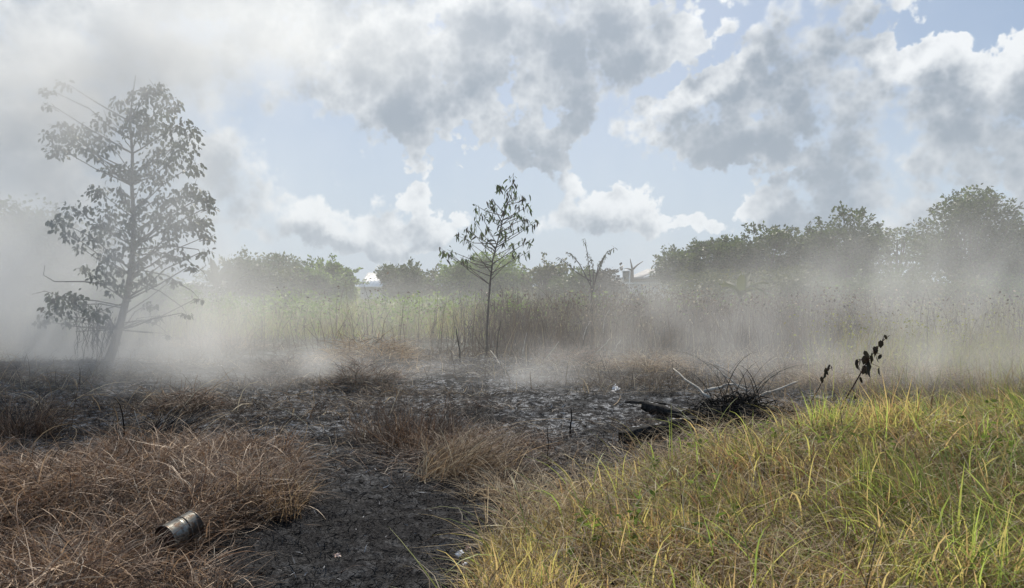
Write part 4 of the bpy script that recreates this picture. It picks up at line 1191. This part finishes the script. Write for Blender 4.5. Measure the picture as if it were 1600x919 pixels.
# charred weed with hanging scorched leaves
def weed(stem, lvs, Y, label, r0, k):
    p0 = at(*stem[0], Y); g_ = Vector((p0.x - .1, Y, gz(p0.x, Y)))
    e = empty('scorched_weed', g_); tag(e, label, 'weed')
    o0 = np.array(g_)
    P = [g_ - Vector((0, 0, .05))] + [at(a, b_, Y) for a, b_ in stem]
    link('stem', Bag().tube(P, np.linspace(r0, .003, len(P)), 6).mesh('stem', origin=o0), M_rust, e)
    for (a, b_, s_) in lvs:
        p_ = at(a, b_, Y + rng.uniform(-.05, .05))
        near_ = min(P[1:], key=lambda q: (q - p_).length)
        V, T = leaf_template('broad'); V = V.copy()
        V[:, 1] *= 1.15 * rng.uniform(.7, 1.2); V[:, 2] += V[:, 1] ** 2 * rng.uniform(.6, 1.6) * rng.choice([-1, 1])
        me = mesh('leaf', V, None, np.full(len(V), rng.random() * .4), T)
        d_ = np.array([[rng.normal(0, .35), rng.normal(0, .3), -1]])
        sz = s_ * Y / FPX
        q = np.array(p_) - d_[0] / np.linalg.norm(d_[0]) * sz * .5
        a1, b1, c1 = rot_frames(d_, np.array([rng.uniform(-.5, .5) + 1.57]))
        M = Matrix(((a1[0][0], b1[0][0], c1[0][0], 0), (a1[0][1], b1[0][1], c1[0][1], 0), (a1[0][2], b1[0][2], c1[0][2], 0), (0, 0, 0, 1)))
        o = link('leaf', me, M_leafb, e)
        o.matrix_local = Matrix.Translation(Vector(q - o0)) @ M @ Matrix.Scale(sz, 4)
        link('petiole', Bag().tube([tuple(near_ - g_), tuple(q - o0)], [.003, .002], 4).mesh('petiole'), M_rust, e)
weed([(1318, 628), (1333, 604), (1345, 583), (1355, 565), (1366, 550), (1378, 534), (1390, 524)],
     [(1340, 572, 14), (1343, 567, 13), (1354, 554, 14), (1352, 563, 16), (1357, 570, 17), (1356, 576, 18), (1361, 562, 14), (1366, 553, 15), (1371, 562, 13), (1368, 547, 13), (1376, 538, 13),
      (1375, 558, 9), (1374, 581, 15), (1359, 584, 13), (1345, 594, 12), (1335, 620, 12), (1369, 545, 10), (1381, 530, 9), (1384, 527, 9), (1350, 578, 16), (1338, 566, 10), (1363, 557, 15), (1355, 580, 15)],
     8.0, 'taller scorched weed with curled dark leaves above the green grass', .009, 1)
weed([(1268, 626), (1280, 606), (1287, 590), (1294, 578), (1300, 574)],
     [(1284, 594, 11), (1288, 587, 11), (1291, 582, 11), (1294, 577, 10), (1299, 576, 10), (1295, 573, 8), (1290, 579, 10)],
     8.4, 'smaller scorched weed with dark leaf tip left of the taller one', .005, 2)
# reddish upright stems in the grass
for (a, b_, c_, d_, Yq, wh) in ((1385, 655, 1376, 625, 7.0, 'bare dark red stem right of the taller scorched weed'), (1243, 700, 1246, 660, 6.3, 'dark red stem in the grass below the smaller scorched weed'),
                            (1010, 790, 1008, 735, 5.6, 'dark red stem in the grass nearest to the ash path'), (1188, 760, 1196, 700, 5.6, 'dark red stem in the grass right below the charred heap')):
    stick([(a, b_ + 40, Yq), ((a + c_) / 2 + 2, (b_ + d_) / 2, Yq), (c_, d_, Yq)], .004, M_rust, wh, 'stem', 'dark red stems in the green grass', 'weed_stem')

# ------------------------------------------------------------------ the can
cg = ground_at(280, 868)
Yc = 4.35
cz = gz(X(280, Yc), Yc)
canr = empty('paint_can', (0, 0, 0))
tag(canr, 'scuffed metal can lying on its side in the brown straw', 'can')
r0, L0 = .080, .20
ns = 48
prof = [(-L0 / 2, r0 * .99), (-L0 / 2 + .004, r0 * 1.03), (-L0 / 2 + .008, r0), (-.05, r0), (-.01, r0), (-.004, r0 * 1.018), (.002, r0 * .975), (.008, r0 * 1.018), (.014, r0), (.06, r0), (L0 / 2 - .008, r0), (L0 / 2 - .004, r0 * 1.03), (L0 / 2, r0 * .99)]
def dent(x_, a): return 1 - .10 * math.exp(-((x_ - .045) / .04) ** 2 - ((a - 2.2) / .5) ** 2) - .05 * math.exp(-((x_ + .03) / .05) ** 2 - ((a - 1.0) / .4) ** 2)
def ringm(pr):
    V = [(x_, r_ * dent(x_, a) * math.cos(a), r_ * dent(x_, a) * math.sin(a)) for x_, r_ in pr for a in np.arange(ns) * 2 * math.pi / ns]
    Q = [(i_ * ns + j_, i_ * ns + (j_ + 1) % ns, (i_ + 1) * ns + (j_ + 1) % ns, (i_ + 1) * ns + j_) for i_ in range(len(pr) - 1) for j_ in range(ns)]
    return V, Q
V, Q = ringm(prof[2:11])
link('body', Bag().add(V, Q).mesh('body', smooth=True), M_can, canr)
for s_ in (-1, 1):
    V, Q = ringm([(s_ * (L0 / 2 - .008), r0 * 1.001), (s_ * (L0 / 2 - .004), r0 * 1.035), (s_ * L0 / 2, r0 * 1.03), (s_ * (L0 / 2 + .001), r0 * .97), (s_ * (L0 / 2 - .006), r0 * .95)])
    link('rim', Bag().add(V, Q).mesh('rim', smooth=True), M_can, canr)
V, Q = ringm([(-L0 / 2 + .006, r0 * .955), (-L0 / 2 + .007, r0 * .8), (-L0 / 2 + .004, r0 * .76), (-L0 / 2 + .006, r0 * .4), (-L0 / 2 + .006, .001)])
link('lid', Bag().add(V, Q).mesh('lid', smooth=True), M_rust, canr)
V, Q = ringm([(L0 / 2 - .006, r0 * .955), (L0 / 2 - .008, r0 * .8), (L0 / 2 - .006, r0 * .4), (L0 / 2 - .006, .001)])
link('base', Bag().add(V, Q).mesh('base', smooth=True), M_can, canr)
V, Q = ringm([(.016, r0 * 1.003), (.018, r0 * 1.03), (.024, r0 * 1.03), (.026, r0 * 1.003)])
link('hoop', Bag().add(V, Q).mesh('hoop', smooth=True), M_barkd, canr)
pc = at(281, 836, Yc)
canr.location = (pc.x, pc.y, max(pc.z, 0) )
canr.rotation_euler = (R(20), R(-9), R(64))
canr.location.z = cz + r0 + .11

# ------------------------------------------------------------------ scraps of litter
def scrap(px, py, s, mat, label, group=None, lift=.02):
    c = ground_at(px, py); c.z = gz(c.x, c.y) + lift
    V, Q = [], []
    m_ = 6
    for i_ in range(m_):
        for j_ in range(m_):
            V.append(((i_ / (m_ - 1) - .5) * s * 2 + rng.normal(0, s * .12), (j_ / (m_ - 1) - .5) * s * 1.3 + rng.normal(0, s * .12), abs(rng.normal(0, s * .35)) + s * .2))
    for i_ in range(m_ - 1):
        for j_ in range(m_ - 1): Q.append((i_ * m_ + j_, (i_ + 1) * m_ + j_, (i_ + 1) * m_ + j_ + 1, i_ * m_ + j_ + 1))
    o = link('paper_scrap', Bag().add(V, Q).mesh('paper_scrap'), mat)
    o.location = c; o.rotation_euler = (R(rng.uniform(-15, 35)), R(rng.uniform(-20, 20)), rng.uniform(0, 3))
    return tag(o, label, 'scrap', group)
scrap(718, 866, .025, M_paper, 'crumpled white scrap at the tip of the green grass by the ash path')
scrap(728, 876, .018, M_paper, 'smaller white scrap just below the crumpled one', lift=.01)
scrap(730, 860, .018, M_pink, 'pinkish scorched scrap touching the crumpled white one', lift=.035)
scrap(962, 612, .075, M_paper, 'white paper scrap on the ash left of the charred boards')
scrap(957, 616, .04, M_paper, 'tiny white scrap just left of the paper on the far ash')
scrap(527, 872, .02, M_pink, 'small orange tan chip lying on the black path')
scrap(344, 582, .05, M_paper, 'white speck of litter right of the leaning tree foot, the nearer', 'white specks of litter')
scrap(256, 568, .05, M_paper, 'white speck of litter near the leaning tree foot, the right of two', 'white specks of litter')
scrap(233, 568, .05, M_paper, 'white speck of litter near the leaning tree foot, the left of two', 'white specks of litter')

# ------------------------------------------------------------------ smoke: a voxel grid made from fields
SM_MIN, SM_MAX, SM_RES = (-30, 8.0, -0.6), (30, 47, 12), (220, 160, 72)
def puffs():
    """photo x, y, depth, radii across / depth / up in metres, strength"""
    L = []
    def a(px, py, Y, rx, ry, rz, s):
        p_ = at(px, py, Y); L.append((tuple(p_), (rx, ry, rz), s))
    a(150, 80, 11.5, 3.8, 1.6, 1.0, .42)       # over the head of the leaning tree
    a(60, 150, 12, 2.4, 2.0, 1.3, .30)
    a(120, 330, 11, 2.6, 1.6, 2.8, .30)        # in front of it
    a(240, 430, 11, 1.6, 1.2, 2.2, .22)
    a(340, 60, 14, 3.2, 3, 1.1, .26)
    a(560, 40, 16, 4, 3, 1.2, .12)
    a(-30, 430, 15, 3.2, 4, 2.2, .42)          # bank on the left
    a(40, 530, 13, 3.6, 2.4, .8, .40)
    a(260, 540, 12.5, 2.4, 1.6, .8, .34)
    a(340, 480, 15, 2.4, 2.0, 1.4, .20)
    a(430, 580, 12.3, 1.8, 1.3, .4, .26)
    a(560, 570, 13, 1.6, 1.2, .4, .16)
    a(740, 590, 12.2, 2.6, 1.2, .35, .16)
    a(620, 500, 17, 2.4, 2.0, .9, .07)
    a(900, 585, 12.5, 2.8, 1.6, .35, .14)
    a(1060, 510, 13, 1.9, 1.8, 1.1, .12)
    a(1190, 545, 11.5, 2.0, 1.6, .8, .10)
    a(1280, 470, 17, 3.4, 3.0, 1.7, .045)
    a(1440, 450, 18, 4.5, 4, 2.0, .035)
    a(1580, 410, 18, 4, 4, 3.2, .04)
    a(1450, 560, 11.5, 2.8, 2.0, .8, .10)
    a(1610, 550, 11.5, 2.4, 2.2, 1.2, .12)
    a(190, 125, 11.2, 1.7, 1.1, .65, .38)
    a(300, 300, 18, 5, 4, 4, .05)
    return L
ng = bpy.data.node_groups.new('smoke_field', 'GeometryNodeTree')
ng.interface.new_socket('Geometry', in_out='OUTPUT', socket_type='NodeSocketGeometry')
b = NB(ng)
no = b.n('NodeGroupOutput')
pos = b.n('GeometryNodeInputPosition').outputs[0]
wn = b.n('ShaderNodeTexNoise'); b.put(wn.inputs['Vector'], pos)
wn.inputs['Scale'].default_value = .45; wn.inputs['Detail'].default_value = 3
pw = b.vmath('ADD', pos, b.vmath('SCALE', b.vmath('SUBTRACT', wn.outputs['Color'], (.5, .5, .5)), scale=2.6))
acc = 0.0
for (c, r, s_) in puffs():
    dv = b.vmath('DIVIDE', b.vmath('SUBTRACT', pw, c), r)
    ln = b.vmath('LENGTH', dv)
    acc = b.math('MULTIPLY_ADD', b.ramp(ln, 1.25, 0.0), s_, acc)
sx = b.n('ShaderNodeSeparateXYZ'); b.put(sx.inputs[0], pos)
base_ = b.math('MULTIPLY', b.ramp(sx.outputs[2], -.5, 3.4, .015, .004), b.ramp(sx.outputs[1], 8.0, 11.5))
nz = b.noise(b.vmath('MULTIPLY', pos, (1, 1, .45)), .66, 5, .65, 1.3)
nz2 = b.noise(b.vmath('MULTIPLY', pos, (1, 1, .55)), 1.5, 3, .6, .6)
mod = b.math('MULTIPLY', b.ramp(nz, .34, .68, .18, 1.75), b.ramp(nz2, .30, .70, .45, 1.5))
den = b.math('MULTIPLY', b.math('ADD', acc, base_), mod)
fade = b.math('MULTIPLY', b.ramp(sx.outputs[1], 8.0, 9.5), b.ramp(sx.outputs[2], 12.0, 9.5))
den = b.math('MULTIPLY', den, fade)
vc = b.n('GeometryNodeVolumeCube')
b.put(vc.inputs['Density'], den)
vc.inputs['Min'].default_value = SM_MIN
vc.inputs['Max'].default_value = SM_MAX
for nm, v_ in zip(('Resolution X', 'Resolution Y', 'Resolution Z'), SM_RES): vc.inputs[nm].default_value = v_
M_smoke, bb, out = new_mat('smoke')
pv = bb.n('ShaderNodeVolumePrincipled')
pv.inputs['Color'].default_value = (.95, .965, .975, 1)
pv.inputs['Density'].default_value = 1.0
pv.inputs['Anisotropy'].default_value = .35
bb.t.links.new(pv.outputs[0], out.inputs['Volume'])
sm = b.n('GeometryNodeSetMaterial'); sm.inputs['Material'].default_value = M_smoke
ng.links.new(vc.outputs[0], sm.inputs[0])
ng.links.new(sm.outputs[0], no.inputs[0])
sb = bpy.data.meshes.new('smoke')
so = link('smoke', sb, M_smoke)
md = so.modifiers.new('smoke', 'NODES'); md.node_group = ng
tag(so, 'drifting grey white smoke over the burnt field', 'smoke', kind='stuff')
